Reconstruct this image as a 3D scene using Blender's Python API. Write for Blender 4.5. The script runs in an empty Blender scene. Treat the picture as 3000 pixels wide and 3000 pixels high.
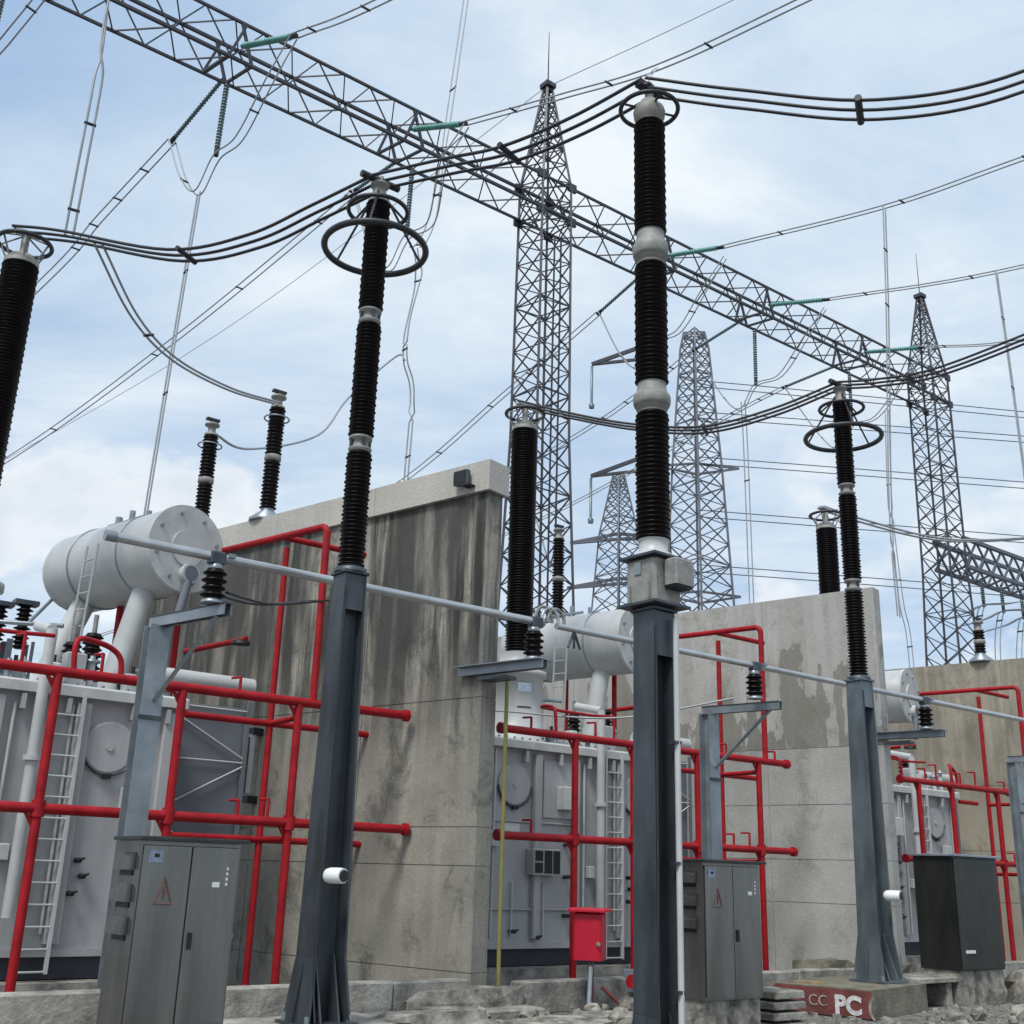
import bpy, math, random
from mathutils import Vector, Matrix
random.seed(7)
sc = bpy.context.scene
COL = sc.collection
R = math.radians

# ------------------------------------------------------------------ camera
cam_data = bpy.data.cameras.new('camera')
cam = bpy.data.objects.new('camera', cam_data)
COL.objects.link(cam)
PITCH, ROLL = R(17.89), R(1.787)
cam.location = (0, 0, 1.6)
fw = Vector((0, math.cos(PITCH), math.sin(PITCH)))
up0 = Vector((0, -math.sin(PITCH), math.cos(PITCH)))
rt0 = Vector((1, 0, 0))
rt = rt0 * math.cos(ROLL) + up0 * math.sin(ROLL)
up = up0 * math.cos(ROLL) - rt0 * math.sin(ROLL)
cam.rotation_euler = Matrix((rt, up, -fw)).transposed().to_euler()
cam_data.sensor_fit = 'HORIZONTAL'
cam_data.sensor_width = 36.0
cam_data.lens = 36.0 * 2123.0 / 1932.0
cam_data.clip_start = 0.1
cam_data.clip_end = 3000
sc.camera = cam

# ------------------------------------------------------------------ sky, sun, exposure
SUN_EL, SUN_AZ = R(56), R(206)          # azimuth clockwise from +Y
world = bpy.data.worlds.new('World')
sc.world = world
world.use_nodes = True
wn, wl = world.node_tree.nodes, world.node_tree.links
wn.clear()
w_out = wn.new('ShaderNodeOutputWorld')
w_bg = wn.new('ShaderNodeBackground')
w_bg.inputs['Strength'].default_value = 0.1
w_sky = wn.new('ShaderNodeTexSky')
w_sky.sky_type = 'NISHITA'
w_sky.sun_disc = False
w_sky.sun_elevation = SUN_EL
w_sky.sun_rotation = SUN_AZ
w_sky.air_density = 1.0
w_sky.dust_density = 2.0
w_tc = wn.new('ShaderNodeTexCoord')
w_sep = wn.new('ShaderNodeSeparateXYZ')
wl.new(w_tc.outputs['Generated'], w_sep.inputs[0])


def wmath(op, a, b=None, clamp=False):
    n = wn.new('ShaderNodeMath')
    n.operation = op
    n.use_clamp = clamp
    for i, v in enumerate((a, b)):
        if v is None:
            continue
        if isinstance(v, (int, float)):
            n.inputs[i].default_value = v
        else:
            wl.new(v, n.inputs[i])
    return n.outputs[0]


den = wmath('ADD', wmath('MAXIMUM', w_sep.outputs[2], 0.0), 0.14)
w_comb = wn.new('ShaderNodeCombineXYZ')
wl.new(wmath('DIVIDE', w_sep.outputs[0], den), w_comb.inputs[0])
wl.new(wmath('DIVIDE', w_sep.outputs[1], den), w_comb.inputs[1])


def wnoise(scale, detail, rough, offset, dist=0.0):
    m = wn.new('ShaderNodeMapping')
    m.inputs['Location'].default_value = offset
    m.inputs['Rotation'].default_value = (0, 0, 0.6)
    m.inputs['Scale'].default_value = (1.0, 1.7, 1.0)
    wl.new(w_comb.outputs[0], m.inputs[0])
    n = wn.new('ShaderNodeTexNoise')
    n.inputs['Scale'].default_value = scale
    n.inputs['Detail'].default_value = detail
    n.inputs['Roughness'].default_value = rough
    n.inputs['Distortion'].default_value = dist
    wl.new(m.outputs[0], n.inputs['Vector'])
    return n.outputs['Fac']


def wramp(fac, stops):
    r = wn.new('ShaderNodeValToRGB')
    wl.new(fac, r.inputs[0])
    el = r.color_ramp.elements
    while len(el) < len(stops):
        el.new(0.5)
    for e, (p, c) in zip(el, stops):
        e.position = p
        e.color = (c[0], c[1], c[2], 1)
    return r.outputs[0]


cover = wramp(wnoise(0.62, 8, 0.55, (3.1, 1.7, 0.0), 0.35), [(0.32, (0.15,) * 3), (0.44, (0.7,) * 3), (0.54, (1.0,) * 3)])
tone = wramp(wnoise(1.3, 7, 0.6, (8.3, 4.1, 0.0), 0.4),
             [(0.30, (4.1, 5.4, 7.1)), (0.43, (5.3, 6.5, 7.9)), (0.55, (6.3, 7.3, 8.3)), (0.68, (8.0, 8.6, 9.0))])
w_mix = wn.new('ShaderNodeMix')
w_mix.data_type = 'RGBA'
w_blue = wn.new('ShaderNodeMix')          # thin haze veil over the clear sky
w_blue.data_type = 'RGBA'
w_blue.inputs[0].default_value = 0.7
wl.new(w_sky.outputs[0], w_blue.inputs[6])
w_blue.inputs[7].default_value = (4.0, 5.8, 8.4, 1)
wl.new(cover, w_mix.inputs[0])
wl.new(w_blue.outputs[2], w_mix.inputs[6])
wl.new(tone, w_mix.inputs[7])
# cumulus heads standing low all around the horizon
cn = wn.new('ShaderNodeTexNoise')
cm = wn.new('ShaderNodeMapping')
cm.inputs['Location'].default_value = (0.35, 4.2, 0.57)
cm.inputs['Scale'].default_value = (1.0, 1.0, 1.5)
wl.new(w_tc.outputs['Generated'], cm.inputs[0])
wl.new(cm.outputs[0], cn.inputs['Vector'])
cn.inputs['Scale'].default_value = 4.2
cn.inputs['Detail'].default_value = 9
cn.inputs['Roughness'].default_value = 0.52
cfac = wmath('MULTIPLY', wramp(cn.outputs['Fac'], [(0.52, (0,) * 3), (0.57, (0.9,) * 3)]), wramp(w_sep.outputs[2], [(0.0, (0.6,) * 3), (0.30, (1,) * 3), (0.42, (0,) * 3)]))
ctone = wramp(cn.outputs['Fac'], [(0.51, (8.3, 8.7, 9.0)), (0.57, (7.9, 8.3, 8.7)), (0.66, (6.4, 7.0, 7.6))])
w_mix2 = wn.new('ShaderNodeMix')
w_mix2.data_type = 'RGBA'
wl.new(cfac, w_mix2.inputs[0])
wl.new(w_mix.outputs[2], w_mix2.inputs[6])
wl.new(ctone, w_mix2.inputs[7])
wl.new(w_mix2.outputs[2], w_bg.inputs['Color'])
wl.new(w_bg.outputs[0], w_out.inputs['Surface'])

sun_data = bpy.data.lights.new('sun', 'SUN')
sun_data.energy = 2.5
sun_data.angle = R(16)
sun_data.color = (1.0, 0.96, 0.9)
sun = bpy.data.objects.new('sun', sun_data)
COL.objects.link(sun)
sdir = Vector((math.sin(SUN_AZ) * math.cos(SUN_EL), math.cos(SUN_AZ) * math.cos(SUN_EL), math.sin(SUN_EL)))
sun.rotation_euler = sdir.to_track_quat('Z', 'Y').to_euler()

sc.view_settings.view_transform = 'Standard'
sc.view_settings.look = 'None'
sc.view_settings.gamma = 1.0
sc.view_settings.use_curve_mapping = False
sc.view_settings.exposure = 0.16

# ------------------------------------------------------------------ yard frame
# a runs along the bus and the gantry beam, b along the fire walls
E1 = Vector((0.7908, 0.6121, 0))
N1 = Vector((-0.6121, 0.7908, 0))
E2 = Vector((-0.7752, 0.6318, 0))
M2 = Vector((0.6318, 0.7752, 0))          # horizontal normal of the fire walls
UZ = Vector((0, 0, 1))
BAY = 10.13
GZ = -0.25                                  # level of the yard


def Yd(a, b, z=0.0):
    return E1 * a + E2 * b + UZ * z


# ------------------------------------------------------------------ materials
MAT = {}


def material(name, col, rough=0.5, metal=0.0, vary=0.12, scale=6.0, bump=0.0, bscale=60.0, col2=None, spec=0.5, coat=0.0, stretch=None):
    m = bpy.data.materials.new(name)
    m.use_nodes = True
    nt = m.node_tree
    bs = nt.nodes['Principled BSDF']
    bs.inputs['Roughness'].default_value = rough
    bs.inputs['Metallic'].default_value = metal
    bs.inputs['Specular IOR Level'].default_value = spec
    bs.inputs['Coat Weight'].default_value = coat
    tc = nt.nodes.new('ShaderNodeTexCoord')
    vec = tc.outputs['Object']
    if stretch:
        mp = nt.nodes.new('ShaderNodeMapping')
        mp.inputs['Scale'].default_value = stretch
        nt.links.new(vec, mp.inputs[0])
        vec = mp.outputs[0]
    n = nt.nodes.new('ShaderNodeTexNoise')
    n.inputs['Scale'].default_value = scale
    n.inputs['Detail'].default_value = 6
    n.inputs['Roughness'].default_value = 0.6
    nt.links.new(vec, n.inputs['Vector'])
    r = nt.nodes.new('ShaderNodeValToRGB')
    c2 = col2 or [min(1, c * (1 + vary)) for c in col]
    c1 = [c * (1 - vary) for c in col]
    r.color_ramp.elements[0].position = 0.32
    r.color_ramp.elements[0].color = (*c1, 1)
    r.color_ramp.elements[1].position = 0.68
    r.color_ramp.elements[1].color = (*c2, 1)
    nt.links.new(n.outputs['Fac'], r.inputs[0])
    nt.links.new(r.outputs[0], bs.inputs['Base Color'])
    mr = nt.nodes.new('ShaderNodeMapRange')
    mr.inputs[3].default_value = max(0.02, rough - 0.1)
    mr.inputs[4].default_value = min(1, rough + 0.12)
    nt.links.new(n.outputs['Fac'], mr.inputs[0])
    nt.links.new(mr.outputs[0], bs.inputs['Roughness'])
    if bump:
        n2 = nt.nodes.new('ShaderNodeTexNoise')
        n2.inputs['Scale'].default_value = bscale
        n2.inputs['Detail'].default_value = 5
        nt.links.new(tc.outputs['Object'], n2.inputs['Vector'])
        b = nt.nodes.new('ShaderNodeBump')
        b.inputs['Strength'].default_value = bump
        b.inputs['Distance'].default_value = 0.02
        nt.links.new(n2.outputs['Fac'], b.inputs['Height'])
        nt.links.new(b.outputs[0], bs.inputs['Normal'])
    MAT[name] = m
    return m


material('porcelain', (0.007, 0.005, 0.006), 0.42, 0, 0.4, 4, spec=0.16)
material('porcelain_brown', (0.006, 0.003, 0.003), 0.4, 0, 0.4, 4, spec=0.16)
material('galv_dark', (0.06, 0.072, 0.084), 0.42, 0.4, 0.45, 2.6, 0.08, 40, stretch=(1, 1, 0.3))
material('galv_mid', (0.13, 0.16, 0.18), 0.42, 0.4, 0.35, 2.6, 0.08, 40, stretch=(1, 1, 0.3))
material('galv', (0.27, 0.31, 0.34), 0.42, 0.5, 0.2, 3.0, 0.05, 40)
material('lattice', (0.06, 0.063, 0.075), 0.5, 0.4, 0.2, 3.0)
material('lattice_far', (0.125, 0.135, 0.16), 0.55, 0.3, 0.15, 3.0)  # galvanised steel, kept paler than the near lattice: distance haze put into the colour
material('aluminium', (0.52, 0.54, 0.55), 0.36, 0.75, 0.12, 3.0)
material('wire', (0.34, 0.36, 0.38), 0.5, 0.3, 0.15, 3.0)
material('cable_dark', (0.035, 0.037, 0.042), 0.45, 0.3, 0.2, 5.0)
material('hub', (0.25, 0.25, 0.235), 0.6, 0.1, 0.25, 9.0, 0.1, 30)
material('red', (0.36, 0.006, 0.012), 0.5, 0, 0.3, 5.0, 0.15, 24, col2=(0.42, 0.010, 0.018), spec=0.3)
material('red_box', (0.50, 0.006, 0.03), 0.38, 0, 0.12, 4.0, spec=0.45)
material('tank', (0.40, 0.405, 0.41), 0.46, 0, 0.14, 2.6, 0.06, 20, stretch=(1, 1, 0.25))
material('tank_lid', (0.50, 0.52, 0.51), 0.5, 0, 0.14, 3.0)
material('conservator', (0.45, 0.465, 0.465), 0.4, 0, 0.12, 2.4, stretch=(1, 1, 0.3))
material('white_pipe', (0.50, 0.52, 0.52), 0.4, 0, 0.08, 3.0)
material('radiator', (0.145, 0.16, 0.185), 0.5, 0, 0.12, 2.0)
material('skid', (0.03, 0.033, 0.045), 0.5, 0, 0.2, 3.0)
material('black', (0.012, 0.012, 0.014), 0.5, 0, 0.2, 3.0)
material('stainless', (0.23, 0.23, 0.22), 0.27, 0.9, 0.25, 3.0, 0.03, 50, stretch=(1, 1, 0.12))
material('stainless_dark', (0.05, 0.054, 0.05), 0.36, 0.7, 0.25, 3.0, 0.03, 50, stretch=(1, 1, 0.35))
material('plate_blue', (0.30, 0.36, 0.46), 0.4, 0, 0.2, 20)
material('plate_white', (0.68, 0.70, 0.70), 0.4, 0, 0.1, 20)
material('warning_red', (0.17, 0.07, 0.065), 0.5, 0, 0.25, 30)
material('white', (0.78, 0.80, 0.80), 0.35, 0, 0.05, 4)
material('glass_green', (0.10, 0.30, 0.27), 0.2, 0, 0.2, 3, spec=0.6)
material('glass_dark', (0.09, 0.15, 0.17), 0.25, 0, 0.2, 3, spec=0.6)
material('yellow', (0.26, 0.24, 0.07), 0.5, 0, 0.2, 3)
material('kerb', (0.22, 0.215, 0.195), 0.88, 0, 0.45, 2.8, 0.8, 18, col2=(0.44, 0.42, 0.37))
material('rubble', (0.13, 0.12, 0.10), 0.92, 0, 0.5, 4.2, 1.0, 14, col2=(0.42, 0.40, 0.35))
material('brick_paint', (0.16, 0.045, 0.04), 0.75, 0, 0.35, 3.5, 0.5, 26)
material('soil_plinth', (0.17, 0.16, 0.12), 0.95, 0, 0.4, 3.5, 0.7, 24)
material('timber', (0.30, 0.22, 0.12), 0.8, 0, 0.3, 5, 0.3, 30)
material('gravel', (0.11, 0.105, 0.095), 0.95, 0, 0.4, 9, 0.8, 40, col2=(0.26, 0.25, 0.225))
material('stone', (0.15, 0.14, 0.125), 0.92, 0, 0.4, 6, 0.8, 30, col2=(0.36, 0.34, 0.30))
material('letter', (0.62, 0.61, 0.62), 0.7, 0, 0.35, 9, 0.2, 30)
material('letter_faded', (0.34, 0.30, 0.28), 0.8, 0, 0.5, 9, 0.2, 30)
material('plant', (0.07, 0.085, 0.03), 0.8, 0, 0.4, 6)


def concrete(name, base, dark, pale, streak, blotch, band=None):
    """cast concrete with rain streaks running down the wall and lichen blotches"""
    m = bpy.data.materials.new(name)
    m.use_nodes = True
    nt = m.node_tree
    N, L = nt.nodes, nt.links
    bs = N['Principled BSDF']
    bs.inputs['Roughness'].default_value = 0.88
    tc = N.new('ShaderNodeTexCoord')

    def noise(sc_, scale, det=8, rough=0.6, dist=0.0):
        mp = N.new('ShaderNodeMapping')
        mp.inputs['Scale'].default_value = sc_
        L.new(tc.outputs['Object'], mp.inputs[0])
        n = N.new('ShaderNodeTexNoise')
        n.inputs['Scale'].default_value = scale
        n.inputs['Detail'].default_value = det
        n.inputs['Roughness'].default_value = rough
        n.inputs['Distortion'].default_value = dist
        L.new(mp.outputs[0], n.inputs['Vector'])
        return n.outputs['Fac']

    def ramp(f, p0, p1, v0=0.0, v1=1.0):
        r = N.new('ShaderNodeMapRange')
        r.inputs[1].default_value = p0
        r.inputs[2].default_value = p1
        r.inputs[3].default_value = v0
        r.inputs[4].default_value = v1
        L.new(f, r.inputs[0])
        return r.outputs[0]

    def mul(a, b):
        n = N.new('ShaderNodeMath')
        n.operation = 'MULTIPLY'
        for i, v in enumerate((a, b)):
            if isinstance(v, float):
                n.inputs[i].default_value = v
            else:
                L.new(v, n.inputs[i])
        return n.outputs[0]

    def mix(f, a, b):
        n = N.new('ShaderNodeMix')
        n.data_type = 'RGBA'
        L.new(f, n.inputs[0])
        for i, v in ((6, a), (7, b)):
            if isinstance(v, tuple):
                n.inputs[i].default_value = (*v, 1)
            else:
                L.new(v, n.inputs[i])
        return n.outputs[2]

    sep = N.new('ShaderNodeSeparateXYZ')
    L.new(tc.outputs['Object'], sep.inputs[0])
    c0 = mix(ramp(noise((1, 1, 1), 0.9, 9, 0.65), 0.3, 0.7), base, pale)
    # rain streaks: long in z, strongest under the top edge of the wall
    st = ramp(noise((3.6, 3.6, 0.22), 1.0, 8, 0.66, 0.25), 0.40, 0.57)
    top = ramp(sep.outputs[2], 3.2, 5.4, 0.12, 1.0)
    c1 = mix(mul(mul(st, top), streak), c0, dark)
    broad = ramp(noise((1.0, 1.0, 0.25), 0.9, 6, 0.6), 0.40, 0.54)
    c2 = mix(mul(mul(broad, ramp(sep.outputs[2], 3.9, 5.6, 0.08, 0.95)), streak), c1, tuple(sum(dark) / 3 * k for k in (1.95, 1.95, 1.85)))
    bl = ramp(noise((1, 1, 0.8), 1.5, 9, 0.74, 0.5), 0.53, 0.64)
    c3 = mix(mul(bl, blotch), c2, tuple(d * 1.3 for d in dark))
    if band:
        # jagged water mark standing on one pour joint
        lo = N.new('ShaderNodeMath')
        lo.operation = 'SUBTRACT'
        L.new(ramp(noise((1, 1, 0.35), 1.5, 5, 0.55), 0.38, 0.64, -0.3, 2.3), lo.inputs[0])
        sub = N.new('ShaderNodeMath')
        sub.operation = 'SUBTRACT'
        L.new(sep.outputs[2], sub.inputs[0])
        sub.inputs[1].default_value = band
        L.new(sub.outputs[0], lo.inputs[1])
        up_m = ramp(lo.outputs[0], 0.0, 0.12)
        dn_m = ramp(sep.outputs[2], band - 0.02, band + 0.02)
        c3 = mix(mul(mul(up_m, dn_m), 0.62), c3, dark)
    grain = ramp(noise((1, 1, 1), 26.0, 4, 0.7), 0.25, 0.75, 0.82, 1.14)
    hv = N.new('ShaderNodeVectorMath')
    hv.operation = 'SCALE'
    L.new(c3, hv.inputs[0])
    L.new(grain, hv.inputs['Scale'])
    L.new(hv.outputs[0], bs.inputs['Base Color'])
    b = N.new('ShaderNodeBump')
    b.inputs['Strength'].default_value = 0.45
    b.inputs['Distance'].default_value = 0.02
    L.new(noise((1, 1, 1), 18.0, 6, 0.7), b.inputs['Height'])
    L.new(b.outputs[0], bs.inputs['Normal'])
    MAT[name] = m


concrete('concrete_stained', (0.285, 0.27, 0.23), (0.036, 0.037, 0.033), (0.43, 0.405, 0.345), 1.0, 0.6)
concrete('concrete_pale', (0.40, 0.395, 0.37), (0.15, 0.14, 0.11), (0.50, 0.495, 0.47), 0.22, 0.45, 4.6)
concrete('concrete_buff', (0.33, 0.30, 0.235), (0.12, 0.11, 0.085), (0.43, 0.385, 0.30), 0.45, 0.5)
concrete('coping', (0.44, 0.425, 0.385), (0.22, 0.21, 0.18), (0.54, 0.52, 0.475), 0.15, 0.2)

# ------------------------------------------------------------------ mesh helpers


class MB:
    def __init__(self):
        self.v, self.f, self.s = [], [], []

    def add(self, verts, faces, smooth=False):
        o = len(self.v)
        self.v += [Vector(x) for x in verts]
        for f in faces:
            self.f.append([i + o for i in f])
            self.s.append(smooth)
        return self

    def box(self, c, size, ax=None, ay=None, az=None, taper=1.0):
        ax, ay, az = ax or E1, ay or N1, az or UZ
        c = Vector(c)
        hx, hy, hz = [s / 2 for s in size]
        vs = []
        for sz in (-1, 1):
            t = taper if sz > 0 else 1.0
            for sx, sy in ((-1, -1), (1, -1), (1, 1), (-1, 1)):
                vs.append(c + ax * (sx * hx * t) + ay * (sy * hy * t) + az * (sz * hz))
        return self.add(vs, [(3, 2, 1, 0), (4, 5, 6, 7), (0, 1, 5, 4), (1, 2, 6, 5), (2, 3, 7, 6), (3, 0, 4, 7)])

    def bbox(self, c, size, bev=0.02, ax=None, ay=None):
        """box with chamfered vertical edges and top"""
        ax, ay = ax or E1, ay or N1
        c = Vector(c)
        hx, hy, hz = [s / 2 for s in size]
        rings = []
        for z, ins in ((-hz, 0), (hz - bev, 0), (hz, bev)):
            x, y, k = hx - ins, hy - ins, bev
            pts = [(-x + k, -y), (x - k, -y), (x, -y + k), (x, y - k), (x - k, y), (-x + k, y), (-x, y - k), (-x, -y + k)]
            rings.append([c + ax * p + ay * q + UZ * z for p, q in pts])
        vs = [p for r in rings for p in r]
        fs = [tuple(range(7, -1, -1)), tuple(range(16, 24))]
        for k in range(2):
            for i in range(8):
                j = (i + 1) % 8
                fs.append((k * 8 + i, k * 8 + j, k * 8 + 8 + j, k * 8 + 8 + i))
        return self.add(vs, fs)

    def frame(self, d):
        d = d.normalized()
        h = Vector((0, 0, 1)) if abs(d.z) < 0.9 else E1
        x = d.cross(h).normalized()
        return x, d.cross(x).normalized()

    def cyl(self, p0, p1, r0, r1=None, n=14, caps=True, smooth=True):
        p0, p1 = Vector(p0), Vector(p1)
        r1 = r0 if r1 is None else r1
        x, y = self.frame(p1 - p0)
        vs = []
        for p, r in ((p0, r0), (p1, r1)):
            for i in range(n):
                t = 2 * math.pi * i / n
                vs.append(p + x * (r * math.cos(t)) + y * (r * math.sin(t)))
        self.add(vs, [(i, (i + 1) % n, n + (i + 1) % n, n + i) for i in range(n)], smooth)
        if caps:
            self.add(vs[:n], [tuple(range(n - 1, -1, -1))])
            self.add(vs[n:], [tuple(range(n))])
        return self

    def lathe(self, base, prof, n=20, axis=None, smooth=True):
        """prof: (radius, height) pairs along axis from base"""
        base = Vector(base)
        axis = axis or UZ
        x, y = self.frame(axis)
        vs, fs = [], []
        for r, h in prof:
            for i in range(n):
                t = 2 * math.pi * i / n
                vs.append(base + axis * h + x * (r * math.cos(t)) + y * (r * math.sin(t)))
        for k in range(len(prof) - 1):
            for i in range(n):
                j = (i + 1) % n
                fs.append((k * n + i, k * n + j, (k + 1) * n + j, (k + 1) * n + i))
        self.add(vs, fs, smooth)
        self.add(vs[:n], [tuple(range(n - 1, -1, -1))])
        self.add(vs[-n:], [tuple(range(n))])
        return self

    def tube(self, pts, r, n=8, closed=False):
        pts = [Vector(p) for p in pts]
        m = len(pts)
        vs, fs = [], []
        prev = None
        for i, p in enumerate(pts):
            if closed:
                d = pts[(i + 1) % m] - pts[i - 1]
            else:
                d = pts[min(i + 1, m - 1)] - pts[max(i - 1, 0)]
            d.normalize()
            if prev is None:
                x, _ = self.frame(d)
            else:
                x = (prev - d * prev.dot(d)).normalized()
            prev = x
            y = d.cross(x)
            for k in range(n):
                t = 2 * math.pi * k / n
                vs.append(p + x * (r * math.cos(t)) + y * (r * math.sin(t)))
        for i in range(m if closed else m - 1):
            for k in range(n):
                j = (k + 1) % n
                i2 = (i + 1) % m
                fs.append((i * n + k, i * n + j, i2 * n + j, i2 * n + k))
        self.add(vs, fs, True)
        if not closed:
            self.add(vs[:n], [tuple(range(n - 1, -1, -1))])
            self.add(vs[-n:], [tuple(range(n))])
        return self

    def ring(self, c, rad, r, n=40, axis=None):
        c = Vector(c)
        x, y = self.frame(axis or UZ)
        return self.tube([c + x * (rad * math.cos(2 * math.pi * i / n)) + y * (rad * math.sin(2 * math.pi * i / n)) for i in range(n)], r, 8, True)

    def prism(self, poly, d):
        """extrude a polygon (list of 3D points) along vector d"""
        n = len(poly)
        poly = [Vector(p) for p in poly]
        vs = poly + [p + d for p in poly]
        return self.add(vs, [tuple(range(n - 1, -1, -1)), tuple(range(n, 2 * n))] + [(i, (i + 1) % n, n + (i + 1) % n, n + i) for i in range(n)])

    def mesh(self, name, origin=Vector((0, 0, 0))):
        me = bpy.data.meshes.new(name)
        me.from_pydata([tuple(p - origin) for p in self.v], [], self.f)
        for p, s in zip(me.polygons, self.s):
            p.use_smooth = s
        me.update()
        return me

    def build(self, name, mat, parent=None, label=None, cat=None, group=None, kind=None, origin=None):
        o0 = origin if origin is not None else (world_loc(parent) if parent else Vector((0, 0, 0)))
        me = self.mesh(name, o0)
        me.materials.append(MAT[mat])
        o = bpy.data.objects.new(name, me)
        COL.objects.link(o)
        if parent:
            o.parent = parent
        else:
            o.location = o0
        return tag(o, label, cat, group, kind)


LOC = {}


def world_loc(o):
    p = Vector((0, 0, 0))
    while o is not None:
        p += o.location
        o = o.parent
    return p


def tag(o, label=None, cat=None, group=None, kind=None):
    if label:
        o['label'] = label
    if cat:
        o['category'] = cat
    if group:
        o['group'] = group
    if kind:
        o['kind'] = kind
    return o


def thing(name, loc, label, cat, group=None):
    o = bpy.data.objects.new(name, None)
    o.empty_display_size = 0.2
    COL.objects.link(o)
    o.location = loc
    return tag(o, label, cat, group)


def copy_tree(o, parent=None):
    c = o.copy()
    COL.objects.link(c)
    c.parent = parent
    for ch in o.children:
        copy_tree(ch, c)
    return c


def dup(o, move, label):
    c = copy_tree(o)
    c.location = Vector(o.location) + move
    c['label'] = label
    return c


def smooth_path(pts, n=8):
    pts = [Vector(p) for p in pts]
    if len(pts) < 3:
        return [pts[0].lerp(pts[-1], i / n) for i in range(n + 1)]
    ext = [pts[0] * 2 - pts[1]] + pts + [pts[-1] * 2 - pts[-2]]
    out = []
    for i in range(1, len(ext) - 2):
        p0, p1, p2, p3 = ext[i - 1:i + 3]
        for k in range(n):
            t = k / n
            out.append(0.5 * ((2 * p1) + (p2 - p0) * t + (2 * p0 - 5 * p1 + 4 * p2 - p3) * t * t + (3 * p1 - p0 - 3 * p2 + p3) * t ** 3))
    out.append(pts[-1])
    return out


def sheds(r_core, r_shed, h, pitch):
    """profile of a porcelain column with drip sheds"""
    n = max(2, int(h / pitch))
    p = h / n
    pr = [(r_core, 0)]
    for i in range(n):
        z = i * p
        big = r_shed if i % 2 == 0 else r_core + (r_shed - r_core) * 0.78
        pr += [(r_core, z + 0.12 * p), (big * 0.985, z + 0.34 * p), (big, z + 0.42 * p), (r_core + 0.25 * (big - r_core), z + 0.72 * p), (r_core, z + 0.9 * p)]
    pr.append((r_core, h))
    return pr


def arc(c, u, v, r, t0, t1, n=16):
    return [Vector(c) + u * (r * math.cos(t0 + (t1 - t0) * i / n)) + v * (r * math.sin(t0 + (t1 - t0) * i / n)) for i in range(n + 1)]


# ------------------------------------------------------------------ setting: ground
def ground_sheet():
    mb = MB()
    n, s = 90, 60.0
    vs, fs = [], []
    for j in range(n + 1):
        for i in range(n + 1):
            x, y = -20 + s * i / n, -4 + s * j / n
            inner = 0 < i < n and 0 < j < n
            vs.append((x, y, GZ + (random.uniform(-0.02, 0.015) if inner else 0)))
    for j in range(n):
        for i in range(n):
            k = j * (n + 1) + i
            fs.append((k, k + 1, k + n + 2, k + n + 1))
    mb.add(vs, fs, True)
    x0, x1, y0, y1, F = -20, 40, -4, 56, 1500
    g = GZ
    mb.add([(-F, -F, g), (F, -F, g), (F, y0, g), (-F, y0, g)], [(0, 1, 2, 3)])
    mb.add([(-F, y1, g), (F, y1, g), (F, F, g), (-F, F, g)], [(0, 1, 2, 3)])
    mb.add([(-F, y0, g), (x0, y0, g), (x0, y1, g), (-F, y1, g)], [(0, 1, 2, 3)])
    mb.add([(x1, y0, g), (F, y0, g), (F, y1, g), (x1, y1, g)], [(0, 1, 2, 3)])
    o = mb.build('ground', 'gravel', kind='structure')


ground_sheet()

# scattered stones on the yard, uncountable
mb = MB()
for i in range(1500):
    a, b = random.uniform(4, 26), random.uniform(6.5, 13.0)
    p = Yd(a, b, GZ)
    r = random.choice((0.02, 0.025, 0.03, 0.05)) * random.uniform(0.7, 1.5)
    q = [Vector((random.uniform(0.6, 1) * sx * r, random.uniform(0.6, 1) * sy * r, random.uniform(0.3, 0.9) * r)) for sx, sy in ((-1, -1), (1, -1), (1, 1), (-1, 1))]
    mb.add([p + v for v in q] + [p + Vector((v.x * 1.3, v.y * 1.3, -0.02)) for v in q], [(0, 1, 2, 3), (0, 4, 5, 1), (1, 5, 6, 2), (2, 6, 7, 3), (3, 7, 4, 0)])
mb.build('loose_stones', 'stone', kind='stuff', label='loose grey stones scattered over the yard ground', cat='stones')

# pit kerbs of the three bays: blocks laid end to end
for k, (lab, a0, a1, b0) in enumerate((('low concrete kerb wall in front of the nearest transformer', 3.0, 12.6, 13.42),
                                       ('low concrete kerb wall behind the red fire box', 13.95, 22.6, 13.9),
                                       ('low concrete kerb wall beyond the right pale wall', 24.1, 33.0, 13.9))):
    t = thing('kerb', Yd(a0, b0, GZ), lab, 'kerb')
    t['kind'] = 'structure'
    n = int((a1 - a0) / 1.2)
    for i in range(n):
        u0, u1 = a0 + (a1 - a0) * i / n, a0 + (a1 - a0) * (i + 1) / n
        h = 0.53 if k == 0 else 0.42
        h += random.uniform(-0.012, 0.012)
        c = Yd((u0 + u1) / 2, b0, GZ + h / 2) + N1 * random.uniform(-0.008, 0.008)
        MB().bbox(c, (u1 - u0 - 0.012, 0.28, h), 0.018).build('kerb_block', 'kerb', t)
t = thing('paving_strip', Yd(8, 12.9, GZ), 'raised concrete strip in front of the kerb', 'paving')
t['kind'] = 'structure'
for i in range(8):
    MB().bbox(Yd(3.6 + i * 1.3, 12.95, GZ + 0.1), (1.28, 0.5, 0.2 + random.uniform(-0.02, 0.02)), 0.02).build('slab', 'kerb', t)


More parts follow.
